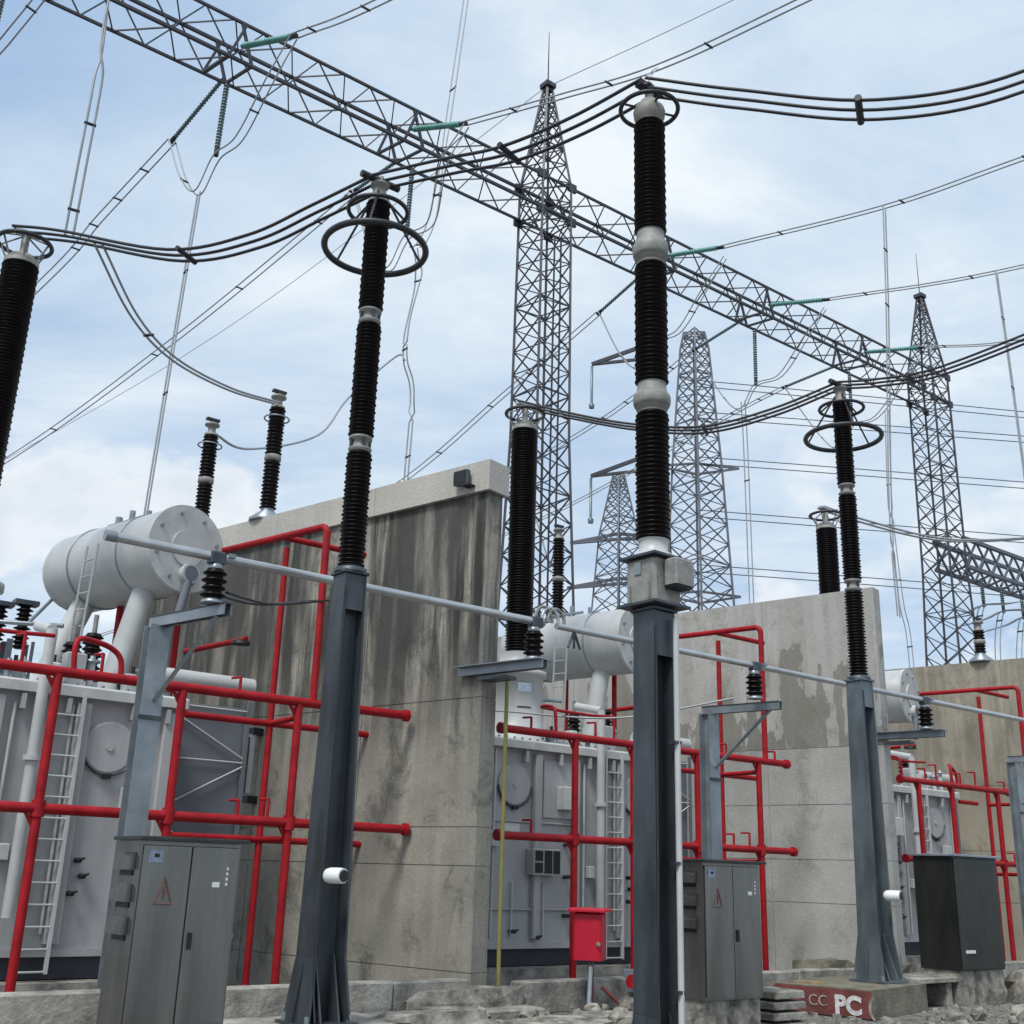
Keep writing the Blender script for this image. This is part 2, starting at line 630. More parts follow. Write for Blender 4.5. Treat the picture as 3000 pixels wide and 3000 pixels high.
# ------------------------------------------------------------------ fire walls
def fire_wall(a, b0, b1, ztop, joints, mat, lab, coping=None, step=2.4):
    th = 0.34
    t = thing('fire_wall', Yd(a, b0, GZ), lab, 'wall')
    core = MB()
    L = b1 - b0
    core.box(Yd(a, (b0 + b1) / 2, (GZ + ztop) / 2 - 0.02), (th - 0.03, L - 0.03, ztop - GZ - 0.04), M2, E2)
    core.build('core', mat, t)
    zs = [GZ] + joints + [ztop]
    n = max(1, round(L / step))
    for i in range(len(zs) - 1):
        for j in range(n):
            y0, y1 = b0 + L * j / n, b0 + L * (j + 1) / n
            g = 0.014
            dp = random.uniform(-0.004, 0.004)
            m = MB().box(Yd(a, (y0 + y1) / 2, (zs[i] + zs[i + 1]) / 2), (th + dp, y1 - y0 - g, zs[i + 1] - zs[i] - g), M2, E2)
            m.build('concrete_panel', mat, t)
    if coping:
        n = 4
        for j in range(n):
            y0, y1 = b0 - 0.06 + (L + 0.12) * j / n, b0 - 0.06 + (L + 0.12) * (j + 1) / n
            MB().box(Yd(a, (y0 + y1) / 2, ztop + coping / 2 + 0.003), (th + 0.16, y1 - y0 - 0.008, coping), M2, E2).build('coping', 'coping', t)
    return t


fire_wall(13.3, 13.9, 24.0, 7.36, [0.29, 1.71, 2.25, 4.12], 'concrete_stained', 'tall rain-stained concrete fire wall with pale coping and floodlight', 0.5)
fire_wall(23.45, 13.9, 24.2, 7.62, [1.25, 2.09, 3.18, 4.34], 'concrete_pale', 'pale grey concrete fire wall behind the ringed post on the right')
fire_wall(33.6, 13.9, 24.4, 7.7, [1.3, 2.6, 4.3], 'concrete_buff', 'buff concrete fire wall at the right edge of the yard')

# floodlight on the coping
t = thing('floodlight', Yd(13.06, 14.25, 7.55), 'small dark floodlight on the pale wall coping', 'floodlight')
c = Yd(13.08, 14.3, 7.62) - M2 * 0.12
MB().bbox(c, (0.10, 0.30, 0.24), 0.02, M2, E2).build('housing', 'galv_dark', t)
MB().box(c - M2 * 0.055, (0.012, 0.25, 0.19), M2, E2).build('lens', 'black', t)
MB().box(c - UZ * 0.16 - E2 * 0.14, (0.16, 0.16, 0.03), M2, E2).build('bracket', 'black', t)

# yellow conduit on the wall end
mb = MB()
mb.tube([Yd(13.42, 13.68, 4.42), Yd(13.42, 13.68, 2.2), Yd(13.42, 13.68, 0.6), Yd(13.42, 13.67, 0.2), Yd(13.43, 13.66, -0.2)], 0.03, 10)
mb.build('conduit', 'yellow', label='faded yellow conduit running down the wall end', cat='conduit', origin=Yd(13.42, 13.68, GZ))


# ------------------------------------------------------------------ transformers
def make_transformer(label):
    t = thing('power_transformer', Yd(17.7, 17.6, GZ), label, 'transformer', 'transformers between the fire walls')
    F0 = Yd(15.3, 16.4)                     # front left corner of the tank on the ground plan

    def P(x, y, z):
        return F0 + E1 * x + N1 * y + UZ * z
    LX, DY = 4.85, 2.7
    MB().box(P(LX / 2, DY / 2, 2.085), (LX, DY, 3.33)).build('tank', 'tank', t)
    MB().box(P(LX / 2, DY / 2, 0.28), (LX - 0.1, DY - 0.1, 0.27)).build('skid', 'skid', t)
    MB().box(P(LX / 2, DY / 2, -0.05), (LX + 0.7, DY + 0.7, 0.36)).build('footing', 'kerb', t)
    lid = MB().bbox(P(LX / 2, DY / 2, 3.83), (LX + 0.3, DY + 0.3, 0.16), 0.03).build('tank_lid', 'tank_lid', t)
    mb = MB()
    for i in range(28):
        mb.cyl(P(0.05 + i * 0.175, -0.09, 3.91), P(0.05 + i * 0.175, -0.09, 3.945), 0.022, n=6)
    mb.build('bolts', 'galv', lid, kind='stuff')
    for x, w, d in ((0.06, 0.14, 0.1), (1.5, 0.16, 0.12), (2.42, 0.14, 0.1), (3.52, 0.2, 0.12), (4.75, 0.16, 0.1)):
        MB().bbox(P(x, -d / 2, 2.13), (w, d, 3.1), 0.015).build('stiffener', 'tank', t)
    # recessed upper panel and square box
    MB().bbox(P(2.0, -0.03, 3.1), (0.7, 0.05, 1.0), 0.01).build('hatch', 'tank', t)
    # large round man hole covers
    for x in (1.0, 3.95):
        m = MB().lathe(P(x, 0, 3.12), [(0.36, 0), (0.36, 0.035), (0.33, 0.05), (0.05, 0.05), (0.05, 0.07)], 32, -N1, smooth=False)
        cov = m.build('round_cover', 'tank', t)
        MB().tube(arc(P(x, -0.06, 3.12), E1, UZ, 0.375, math.pi * 1.02, math.pi * 1.98, 20), 0.018, 6).build('gasket_trim', 'galv_dark', cov)
        MB().box(P(x, -0.06, 2.73), (0.12, 0.05, 0.07)).build('latch', 'black', cov)
    # white vertical oil pipe with flange
    pm = MB().cyl(P(2.9, -0.2, 0.9), P(2.9, -0.2, 4.6), 0.075)
    pm.cyl(P(2.9, -0.2, 2.85), P(2.9, -0.2, 2.92), 0.12).cyl(P(2.9, -0.2, 4.6), P(2.9, 0.5, 4.75), 0.075)
    pm.build('oil_pipe', 'white_pipe', t)
    # ladder
    lad = MB()
    for x in (3.06, 3.48):
        lad.box(P(x, -0.16, 2.0), (0.045, 0.05, 3.55))
    lr = lad.build('ladder', 'tank_lid', t)
    for i in range(13):
        MB().cyl(P(3.06, -0.16, 0.25 + i * 0.27), P(3.48, -0.16, 0.25 + i * 0.27), 0.015, n=6).build('rung', 'tank_lid', lr)
    # control box with dark windows
    cb = MB().bbox(P(1.62, -0.12, 1.84), (0.62, 0.22, 0.44), 0.02).build('control_box', 'tank', t)
    for i, (dx, dz, w, h) in enumerate(((-0.19, 0.1, 0.17, 0.17), (-0.19, -0.1, 0.17, 0.17), (0.02, 0, 0.17, 0.38), (0.21, 0, 0.15, 0.38))):
        MB().box(P(1.62 + dx, -0.235, 1.84 + dz), (w, 0.012, h)).build('window', 'black', cb)
    MB().bbox(P(2.12, -0.14, 2.95), (0.3, 0.26, 0.4), 0.02).build('terminal_box', 'tank_lid', t)
    # valves on the front
    for x, z in ((3.72, 1.62), (3.8, 1.42), (3.68, 1.2), (2.2, 2.15), (2.2, 1.6), (2.2, 0.95), (1.52, 0.6), (1.0, 0.7)):
        v = MB().cyl(P(x, 0, z), P(x, -0.16, z), 0.035, n=10).build('valve', 'black' if x > 3 else 'galv_dark', t)
        MB().cyl(P(x - 0.05, -0.17, z), P(x + 0.06, -0.17, z + 0.03), 0.016, n=8).build('handle', 'black', v)
    for x in (0.98, 1.68):
        MB().cyl(P(x, -0.06, 0.6), P(x, -0.06, 1.5), 0.02, n=8).build('drain_pipe', 'white_pipe', t)
    # conduits, cable tray and rating plates on the front
    for x, z0_, z1_ in ((0.55, 0.6, 3.7), (2.62, 0.6, 3.6), (3.38, 0.7, 3.65), (4.35, 0.5, 2.4)):
        MB().cyl(P(x, -0.05, z0_), P(x, -0.05, z1_), 0.024, n=8).build('cable_conduit', 'tank_lid', t)
    for z_ in (1.05, 2.5):
        MB().cyl(P(0.15, -0.04, z_), P(2.35, -0.04, z_), 0.02, n=8).build('cable_conduit', 'tank', t)
    for x, z_, w_, h_ in ((0.55, 2.2, 0.2, 0.26), (4.3, 2.45, 0.24, 0.3), (2.75, 1.7, 0.14, 0.2)):
        MB().bbox(P(x, -0.08, z_), (w_, 0.14, h_), 0.015).build('junction_box', 'tank_lid', t)
    MB().box(P(0.98, -0.012, 2.35), (0.34, 0.012, 0.24)).build('rating_plate', 'plate_white', t)
    for x in (0.3, 1.2, 2.0, 2.7, 3.3, 4.2, 4.7):
        MB().box(P(x, -0.07, 3.62), (0.06, 0.14, 0.2)).build('rim_bracket', 'tank', t)
    MB().box(P(LX / 2, -0.02, 0.47), (LX, 0.04, 0.1)).build('foot_rail', 'tank', t)
    # turret of the high voltage bushing
    tb = Yd(17.52, 17.6)
    tu = MB().lathe(tb + UZ * 3.9, [(0.56, 0), (0.56, 0.1), (0.5, 0.12), (0.5, 1.35), (0.56, 1.36), (0.56, 1.46), (0.42, 1.48), (0.36, 1.75), (0.36, 1.83)], 32).build('turret', 'conservator', t)
    for s, (dz, w) in enumerate(((1.02, 0.52), (0.72, 0.48))):
        poly = [tb + UZ * (3.9 + dz) + Vector((math.sin(x), -math.cos(x), 0)) * 0.508 for x in (0.0, 0.18, 0.36, 0.54)]
        m = MB()
        m.add([p for p in poly] + [p + UZ * (0.18 if s == 0 else 0.03) for p in poly], [(i, i + 1, i + 5, i + 4) for i in range(3)])
        m.build('nameplate', 'plate_blue' if s == 0 else 'galv_dark', tu)
    # high voltage bushing
    bz = 5.73
    bu = MB().lathe(tb + UZ * bz, sheds(0.23, 0.275, 4.7, 0.055), 26).build('bushing', 'porcelain', t)
    MB().lathe(tb + UZ * (bz + 4.7), [(0.26, 0), (0.26, 0.08), (0.2, 0.1), (0.2, 0.16), (0.06, 0.18), (0.06, 0.6)], 24).build('cap', 'hub', bu)
    MB().ring(tb + UZ * 10.82, 0.40, 0.035).build('corona_ring', 'cable_dark', bu)
    m = MB()
    for i in range(6):
        q = 2 * math.pi * i / 6
        d = Vector((math.cos(q), math.sin(q), 0))
        m.cyl(tb + d * 0.22 + UZ * 10.5, tb + d * 0.38 + UZ * 10.82, 0.016, n=6)
        m.cyl(tb + d * 0.38 + UZ * 10.82, tb + UZ * 10.98, 0.014, n=6)
    m.build('cage', 'hub', bu)
    MB().box(tb + UZ * 11.02, (0.42, 0.14, 0.05)).build('terminal', 'aluminium', bu)
    # conservator drum along the wall direction
    c0, c1 = Yd(20.72, 17.6, 6.48), Yd(20.72, 20.95, 6.48)
    RD = 0.70
    L = (c1 - c0).length
    co = MB().lathe(c0, [(RD * 0.985, 0), (RD, 0.03), (RD, L - 0.25), (RD * 0.93, L - 0.12), (RD * 0.7, L - 0.03), (0.05, L)], 48, E2).build('conservator', 'conservator', t)
    MB().lathe(c0 - E2 * 0.035, [(RD + 0.02, 0), (RD + 0.02, 0.06)], 48, E2).build('end_cover', 'tank_lid', co)
    MB().lathe(c0 - E2 * 0.07, [(0.30, 0), (0.30, 0.035)], 32, E2).build('man_hole', 'tank_lid', co)
    for q in range(8):
        an = q * math.pi / 4 + 0.3
        MB().cyl(c0 - E2 * 0.07 + M2 * (0.58 * math.cos(an)) + UZ * (0.58 * math.sin(an)), c0 + M2 * (0.58 * math.cos(an)) + UZ * (0.58 * math.sin(an)), 0.03, n=8).build('bolt', 'galv', co)
    gau = MB().cyl(c0 + UZ * -0.42 - E2 * 0.16 + M2 * 0.05, c0 + UZ * -0.42 + M2 * 0.05, 0.16, n=24).build('oil_gauge', 'tank_lid', co)
    MB().cyl(c0 + UZ * -0.42 - E2 * 0.17 + M2 * 0.05, c0 + UZ * -0.42 - E2 * 0.158 + M2 * 0.05, 0.125, n=24).build('dial', 'radiator', gau)
    MB().tube([c0 - UZ * 0.55 - E2 * 0.12 + M2 * 0.03, c0 - UZ * 0.85 - E2 * 0.12 - M2 * 0.02, c0 - UZ * 1.15 - E2 * 0.1 - M2 * 0.06], 0.07, 10).build('pipe', 'radiator', co)
    for d in (0.9, 2.35):
        MB().ring(c0 + E2 * d, RD + 0.006, 0.016, 48, E2).build('strap', 'galv', co)
    m = MB().cyl(c0 + E2 * 1.7 + UZ * 0.68, c0 + E2 * 1.7 + UZ * 0.95, 0.05, n=10).cyl(c0 + E2 * 1.4 + UZ * 0.78, c0 + E2 * 2.4 + UZ * 0.78, 0.035, n=8)
    m.cyl(c0 + E2 * 2.1 + UZ * 0.68, c0 + E2 * 2.1 + UZ * 0.9, 0.06, n=10).cyl(c0 + E2 * 1.2 + UZ * 0.68, c0 + E2 * 1.2 + UZ * 0.86, 0.05, n=10)
    m.build('breather', 'galv', co)
    # slanted thick legs of the drum
    for d0, x in ((0.75, 20.3), (2.5, 20.0)):
        lg = MB().cyl(Yd(x - 0.15, 17.6 + d0, 3.9), Yd(20.6, 17.6 + d0, 6.0), 0.19, n=18).build('leg', 'white_pipe', co)
        MB().cyl(Yd(x - 0.15, 17.6 + d0, 3.9), Yd(x - 0.15, 17.6 + d0, 3.98), 0.28, n=18).build('flange', 'tank_lid', lg)
    # drum ladder
    q0, q1 = Yd(19.75, 18.6, 3.9), Yd(19.85, 18.6, 6.55)
    l2 = MB().cyl(q0, q1, 0.022, n=6).cyl(q0 + E2 * 0.32, q1 + E2 * 0.32, 0.022, n=6).build('ladder', 'tank_lid', t)
    for i in range(9):
        p = q0.lerp(q1, (i + 0.6) / 9.5)
        MB().cyl(p, p + E2 * 0.32, 0.014, n=6).build('rung', 'tank_lid', l2)
    # cable trunk and stays
    MB().cyl(Yd(19.6, 19.9, 5.35), Yd(20.5, 21.0, 6.1), 0.03, n=8).build('stay', 'galv', t)
    MB().cyl(Yd(19.3, 18.2, 5.05), Yd(16.9, 20.2, 5.15), 0.035, n=8).build('bus_pipe', 'galv', t)
    # small low voltage bushings and valve gear on the lid
    for x, y in ((3.7, 0.55), (3.7, 1.5)):
        lv = MB().lathe(P(x, y, 4.05), sheds(0.10, 0.155, 0.72, 0.085), 20).build('small_bushing', 'porcelain', t)
        MB().lathe(P(x, y, 3.9), [(0.2, 0), (0.2, 0.06), (0.14, 0.08), (0.14, 0.16)], 20).build('flange', 'tank_lid', lv)
        MB().cyl(P(x, y, 4.77), P(x, y, 5.05), 0.035, n=10).build('terminal', 'hub', lv)
    rng = random.Random(5)
    for i in range(16):
        x, y = rng.uniform(0.2, 4.7), rng.uniform(0.1, 1.9)
        if abs(x - 1.4) < 0.75 and y > 0.2:
            continue
        h = rng.uniform(0.15, 0.5)
        kind = rng.random()
        if kind < 0.4:
            o = MB().bbox(P(x, y, 3.9 + h / 2), (rng.uniform(0.14, 0.34), rng.uniform(0.12, 0.25), h), 0.02).build('relay_box', rng.choice(('tank', 'tank_lid', 'galv')), t)
            MB().cyl(P(x, y, 3.9 + h), P(x, y, 4.02 + h), 0.03, n=8).build('gland', 'black', o)
        else:
            o = MB().cyl(P(x, y, 3.9), P(x, y, 3.95 + h), 0.05, n=10).build('valve_stem', rng.choice(('white_pipe', 'galv', 'tank_lid')), t)
            MB().lathe(P(x, y, 3.93 + h), [(0.11, 0), (0.11, 0.035), (0.04, 0.05), (0.04, 0.1)], 14).build('flange', rng.choice(('galv', 'galv_dark', 'tank_lid')), o)
    for i in range(0):
        x = rng.uniform(2.2, 4.4)
        MB().tube(smooth_path([P(x, 0.3 + 0.3 * i, 3.95), P(x + 0.15, 0.5 + 0.3 * i, 4.5 + 0.25 * i), P(x + 0.8, 1.0 + 0.25 * i, 4.9 + 0.2 * i), Yd(20.6, 18.6 + 0.35 * i, 5.85)], 5), 0.035, 7).build('pipe', rng.choice(('galv', 'tank_lid', 'radiator')), t)
    # radiator bank on the right of the tank
    rb = thing('radiator', P(LX + 0.1, 0.9, 0.5) - world_loc(t), None, None)
    rb.parent = t
    for i in range(14):
        MB().bbox(P(LX + 0.85, 0.9 + i * 0.1, 2.35), (1.3, 0.03, 3.3), 0.01).build('fin', 'radiator', rb)
    MB().cyl(P(LX + 0.05, 0.95, 4.36), P(LX + 1.6, 0.95, 4.36), 0.14, n=16).build('header', 'white_pipe', rb)
    MB().cyl(P(LX + 0.05, 0.86, 0.6), P(LX + 1.6, 0.86, 0.6), 0.09, n=14).build('header', 'tank', rb)
    for z0, z1 in ((3.95, 3.95), (3.15, 3.15), (2.3, 2.3), (1.4, 1.4), (0.95, 0.95), (3.9, 3.2), (2.35, 3.1), (2.25, 1.5), (0.95, 1.4), (1.0, 1.35)):
        if z0 > z1:
            pa, pb = P(LX + 0.15, 0.83, z0), P(LX + 1.52, 0.83, z1)
        else:
            pa, pb = P(LX + 0.15, 0.835, z0), P(LX + 1.52, 0.835, z1)
        MB().cyl(pa, pb, 0.015, n=6).build('brace', 'white_pipe', rb)
    for x in (LX + 0.17, LX + 1.52):
        MB().box(P(x, 0.82, 2.35), (0.05, 0.05, 3.5)).build('side_frame', 'radiator', rb)
    return t


LAB_T = ['grey power transformer at the left edge with large white oil drum',
         'grey power transformer in the middle bay behind the red box',
         'grey power transformer far right, mostly hidden by the pale wall']
tr = make_transformer(LAB_T[1])
dup(tr, E1 * -BAY, LAB_T[0])
dup(tr, E1 * BAY, LAB_T[2])


# ------------------------------------------------------------------ red deluge pipe frames
def pipe(mb, p, q, r=0.062, elbow=True):
    mb.cyl(p, q, r, n=12)
    return mb


def make_fire_frame(label, a0, a1, pillars, hi=True):
    t = thing('deluge_pipework', Yd(21.24, 15.2, GZ), label, 'fire pipes', 'red fire pipe frames around the transformers')
    b = 15.2
    zt, zm = 3.9, 2.21

    def seg(name, p, q, r=0.062, flange=None):
        m = MB().cyl(p, q, r, n=14)
        o = m.build(name, 'red', t)
        d = (q - p).normalized()
        if flange in (1, 2):
            MB().cyl(q - d * 0.05, q + d * 0.02, r * 1.4, n=14).build('flange', 'red', o)
        if flange == 2:
            MB().cyl(p - d * 0.02, p + d * 0.05, r * 1.4, n=14).build('flange', 'red', o)
        return o
    seg('pipe', Yd(a0, b, zt), Yd(a1, b, zt), 0.066, 2)
    seg('pipe', Yd(a0, b, zm), Yd(a1 + 0.1, b, zm), 0.066, 2)
    for a in pillars:
        o = seg('pillar', Yd(a, b, -0.2), Yd(a, b, zt), 0.058)
        for z in (zt - 0.13, zm - 0.13):
            g = MB().prism([Yd(a, b, z), Yd(a, b, z - 0.17), Yd(a - 0.17, b, z + 0.1)], N1 * 0.03)
            g.build('gusset', 'red', o)
        MB().cyl(Yd(a, b, zm - 0.1), Yd(a, b, zm + 0.1), 0.085, n=14).build('coupling', 'red', o)
    # rear frame
    br = 16.25
    for a in (21.55,):
        seg('pillar', Yd(a, br, -0.2), Yd(a, br, 6.45), 0.05)
    for z in (zt - 0.22, zm - 0.22):
        seg('pipe', Yd(20.2, br, z), Yd(a1 + 0.5, br, z), 0.05)
        seg('pipe', Yd(21.24, b, z), Yd(21.55, br, z), 0.045)
    if hi:
        ah, zh = 21.46, 6.62
        seg('riser', Yd(ah, b, zt), Yd(ah, b, zh - 0.1), 0.056)
        MB().tube(arc(Yd(ah, b, zh - 0.12) + E2 * 0.12, -E2, UZ, 0.12, 0, math.pi / 2, 8), 0.056, 12).build('elbow', 'red', t)
        seg('pipe', Yd(ah, b + 0.12, zh), Yd(ah, b + 3.6, zh), 0.056)
        seg('pipe', Yd(ah, b + 1.0, zh - 0.02), Yd(22.95, b + 1.0, zh - 0.02), 0.05)
        seg('riser', Yd(ah, b + 3.6, zt), Yd(ah, b + 3.6, zh), 0.056)
        seg('riser', Yd(20.9, 19.6, 3.6), Yd(20.9, 19.6, 5.9), 0.056)
        # sprinkler arm with a black bell near the wall
        o = seg('pipe', Yd(22.5, 20.2, 5.3), Yd(22.6, 18.6, 5.38), 0.05)
        MB().lathe(Yd(22.6, 18.75, 5.30), [(0.17, 0), (0.15, 0.06), (0.05, 0.1)], 18).build('bell', 'black', o)
    # spray heads on short stubs
    for i, (a, z0, dz) in enumerate(((15.45, zt, 0.24), (15.5, zm, 0.26), (16.9, zt, 0.3), (17.35, zt, 0.42), (18.35, zt, 0.3), (19.0, zt, 0.38), (20.3, zt, 0.24), (20.9, zm, 0.3), (21.75, zt, 0.22), (20.45, zm, 0.26))):
        o = seg('spray_stub', Yd(a, b, z0), Yd(a, b, z0 + dz), 0.022)
        MB().cyl(Yd(a, b, z0 + dz), Yd(a, b, z0 + dz) + N1 * 0.16 - E1 * 0.06, 0.018, n=8).build('nozzle', 'red', o)
    # loop of pipe over the lid
    pts = [Yd(16.0, b, zt), Yd(16.0, b + 0.05, zt + 0.45), Yd(16.1, b + 0.4, zt + 0.5), Yd(17.2, b + 0.5, zt + 0.5), Yd(18.0, b + 0.6, zt + 0.55)]
    MB().tube(smooth_path(pts, 6), 0.03, 8).build('spray_loop', 'red', t)
    pts = [Yd(18.0, b, zt), Yd(18.0, b + 0.02, zt + 0.42), Yd(18.3, b + 0.2, zt + 0.48), Yd(18.6, b + 0.3, zt + 0.44), Yd(18.75, b + 0.3, zt + 0.3), Yd(18.78, b + 0.3, zt)]
    MB().tube(smooth_path(pts, 6), 0.038, 8).build('spray_loop', 'red', t)
    for (aa, bb, zz, rr) in ((18.55, 19.3, 4.75, 0.35),):
        MB().ring(Yd(aa, bb, zz), rr, 0.06, 30, Vector((0.5, -0.75, 0.42)).normalized()).build('ring_pipe', 'red', t)
    return t


PL = (16.44, 17.82, 19.48, 21.24)
make_fire_frame('red fire pipe frame in front of the middle transformer', 14.8, 22.12, PL)
f1 = make_fire_frame('red fire pipe frame at the left, reaching the stained wall', 14.3, 23.1, PL[1:])
f1.location = Vector(f1.location) - E1 * BAY
f3 = make_fire_frame('red fire pipe frame at the far right behind the cabinet', 15.9, 20.5, (16.6, 17.95, 19.95))
f3.location = Vector(f3.location) + E1 * BAY


# ------------------------------------------------------------------ neutral bus on post insulators
bus = thing('bus_pipe', Yd(6.81, 12.9, 5.15), 'long silvery bus pipe crossing the yard on small insulators', 'bus pipe')
for a0, a1 in ((6.81, 8.16), (8.16, 13.3), (13.55, 18.03), (18.03, 23.12), (23.12, 28.2), (28.2, 34)):
    MB().cyl(Yd(a0, 12.9, 5.15), Yd(a1, 12.9, 5.15), 0.056 if a0 < 9 else 0.05, n=16).build('tube', 'aluminium', bus)
MB().cyl(Yd(6.80, 12.9, 5.15), Yd(6.93, 12.9, 5.15), 0.064, n=16).build('end_cap', 'galv', bus)
for a in (8.16, 13.15, 18.03, 23.12, 28.2):
    o = MB().bbox(Yd(a, 12.9, 5.14), (0.2, 0.15, 0.15), 0.02).build('clamp', 'galv_dark', bus)
    MB().box(Yd(a + 0.16, 12.9, 5.18), (0.08, 0.2, 0.05)).build('bolt_strap', 'galv', o)
# flexible expansion loops
for da, col in ((0.0, 'hub'), (0.12, 'aluminium'), (0.24, 'hub')):
    MB().tube(arc(Yd(13.3 + da, 12.9, 5.2), E1 * 0.8, UZ, 0.2, -0.1, math.pi + 0.1, 18), 0.026, 8).build('expansion_loop', col, bus)
m = MB()
for k in (-0.3, 0.0, 0.3):
    m.cyl(Yd(13.9, 12.9, 5.12), Yd(13.9 + k * 0.4, 12.9, 4.86), 0.02, n=6)
m.build('strap', 'galv_dark', bus)


def post_insulator(a, lab):
    t = thing('post_insulator', Yd(a, 12.9, 4.58), lab, 'insulator', 'post insulators under the bus pipe')
    MB().lathe(Yd(a, 12.9, 4.64), sheds(0.10, 0.155, 0.36, 0.09), 20).build('porcelain', 'porcelain_brown', t)
    MB().lathe(Yd(a, 12.9, 4.58), [(0.13, 0), (0.13, 0.03), (0.09, 0.05), (0.09, 0.07)], 18).build('foot', 'galv', t)
    MB().lathe(Yd(a, 12.9, 5.0), [(0.09, 0), (0.09, 0.05), (0.06, 0.07), (0.06, 0.1)], 18).build('cap', 'galv', t)


for a, lab in ((8.16, 'brown post insulator in front of the big oil drum'), (13.12, 'post insulator on the bracket of the stained wall'),
               (18.0, 'post insulator right of the middle column'), (23.12, 'post insulator beside the ringed post on the right'),
               (28.3, 'post insulator on the farthest bracket at the right edge')):
    post_insulator(a, lab)


def support_post(a, lab):
    t = thing('support_post', Yd(a, 14.1, GZ), lab, 'post', 'steel posts holding up the bus')
    # H section column
    for s in (-1, 1):
        MB().box(Yd(a, 14.1, 2.1) + N1 * (s * 0.11), (0.26, 0.018, 4.7)).build('flange', 'galv', t)
    MB().box(Yd(a, 14.1, 2.1), (0.016, 0.2, 4.7)).build('web', 'galv', t)
    for s in (-1, 1):
        MB().box((Yd(a, 14.2, 4.5) + Yd(a, 12.72, 4.5)) / 2 + M2 * (s * 0.05), (0.02, 1.5, 0.13), M2, E2).build('arm', 'galv', t)
    MB().box((Yd(a, 14.2, 4.57) + Yd(a, 12.72, 4.57)) / 2, (0.14, 1.5, 0.014), M2, E2).build('arm_plate', 'galv_dark', t)
    MB().cyl(Yd(a, 14.05, 3.45), Yd(a, 12.9, 4.45), 0.035, n=4, smooth=False).build('brace', 'galv', t)
    MB().box(Yd(a, 14.1, 3.3) - N1 * 0.13, (0.3, 0.02, 0.05)).build('band', 'galv_dark', t)


support_post(8.25, 'galvanised bracket post rising behind the left steel cabinet')
support_post(18.4, 'galvanised bracket post rising behind the middle cabinet')
support_post(28.75, 'galvanised bracket post at the right picture edge')
for a, lab in ((13.1, 'grey steel bracket on the end of the stained wall'), (23.3, 'grey steel bracket beside the ringed post on the right')):
    t = thing('wall_bracket', Yd(a, 13.8, 4.5), lab, 'bracket', 'brackets on the wall ends')
    for s in (-1, 1):
        MB().box((Yd(a, 14.2, 4.5) + Yd(a, 12.72, 4.5)) / 2 + M2 * (s * 0.06), (0.02, 1.6, 0.12), M2, E2).build('arm', 'galv', t)
    MB().box((Yd(a, 14.2, 4.567) + Yd(a, 12.7, 4.567)) / 2, (0.34, 1.6, 0.014), M2, E2).build('arm_plate', 'galv', t)
    MB().box(Yd(a, 13.55, 4.36), (0.3, 0.5, 0.05), M2, E2).build('stiffener', 'galv_dark', t)


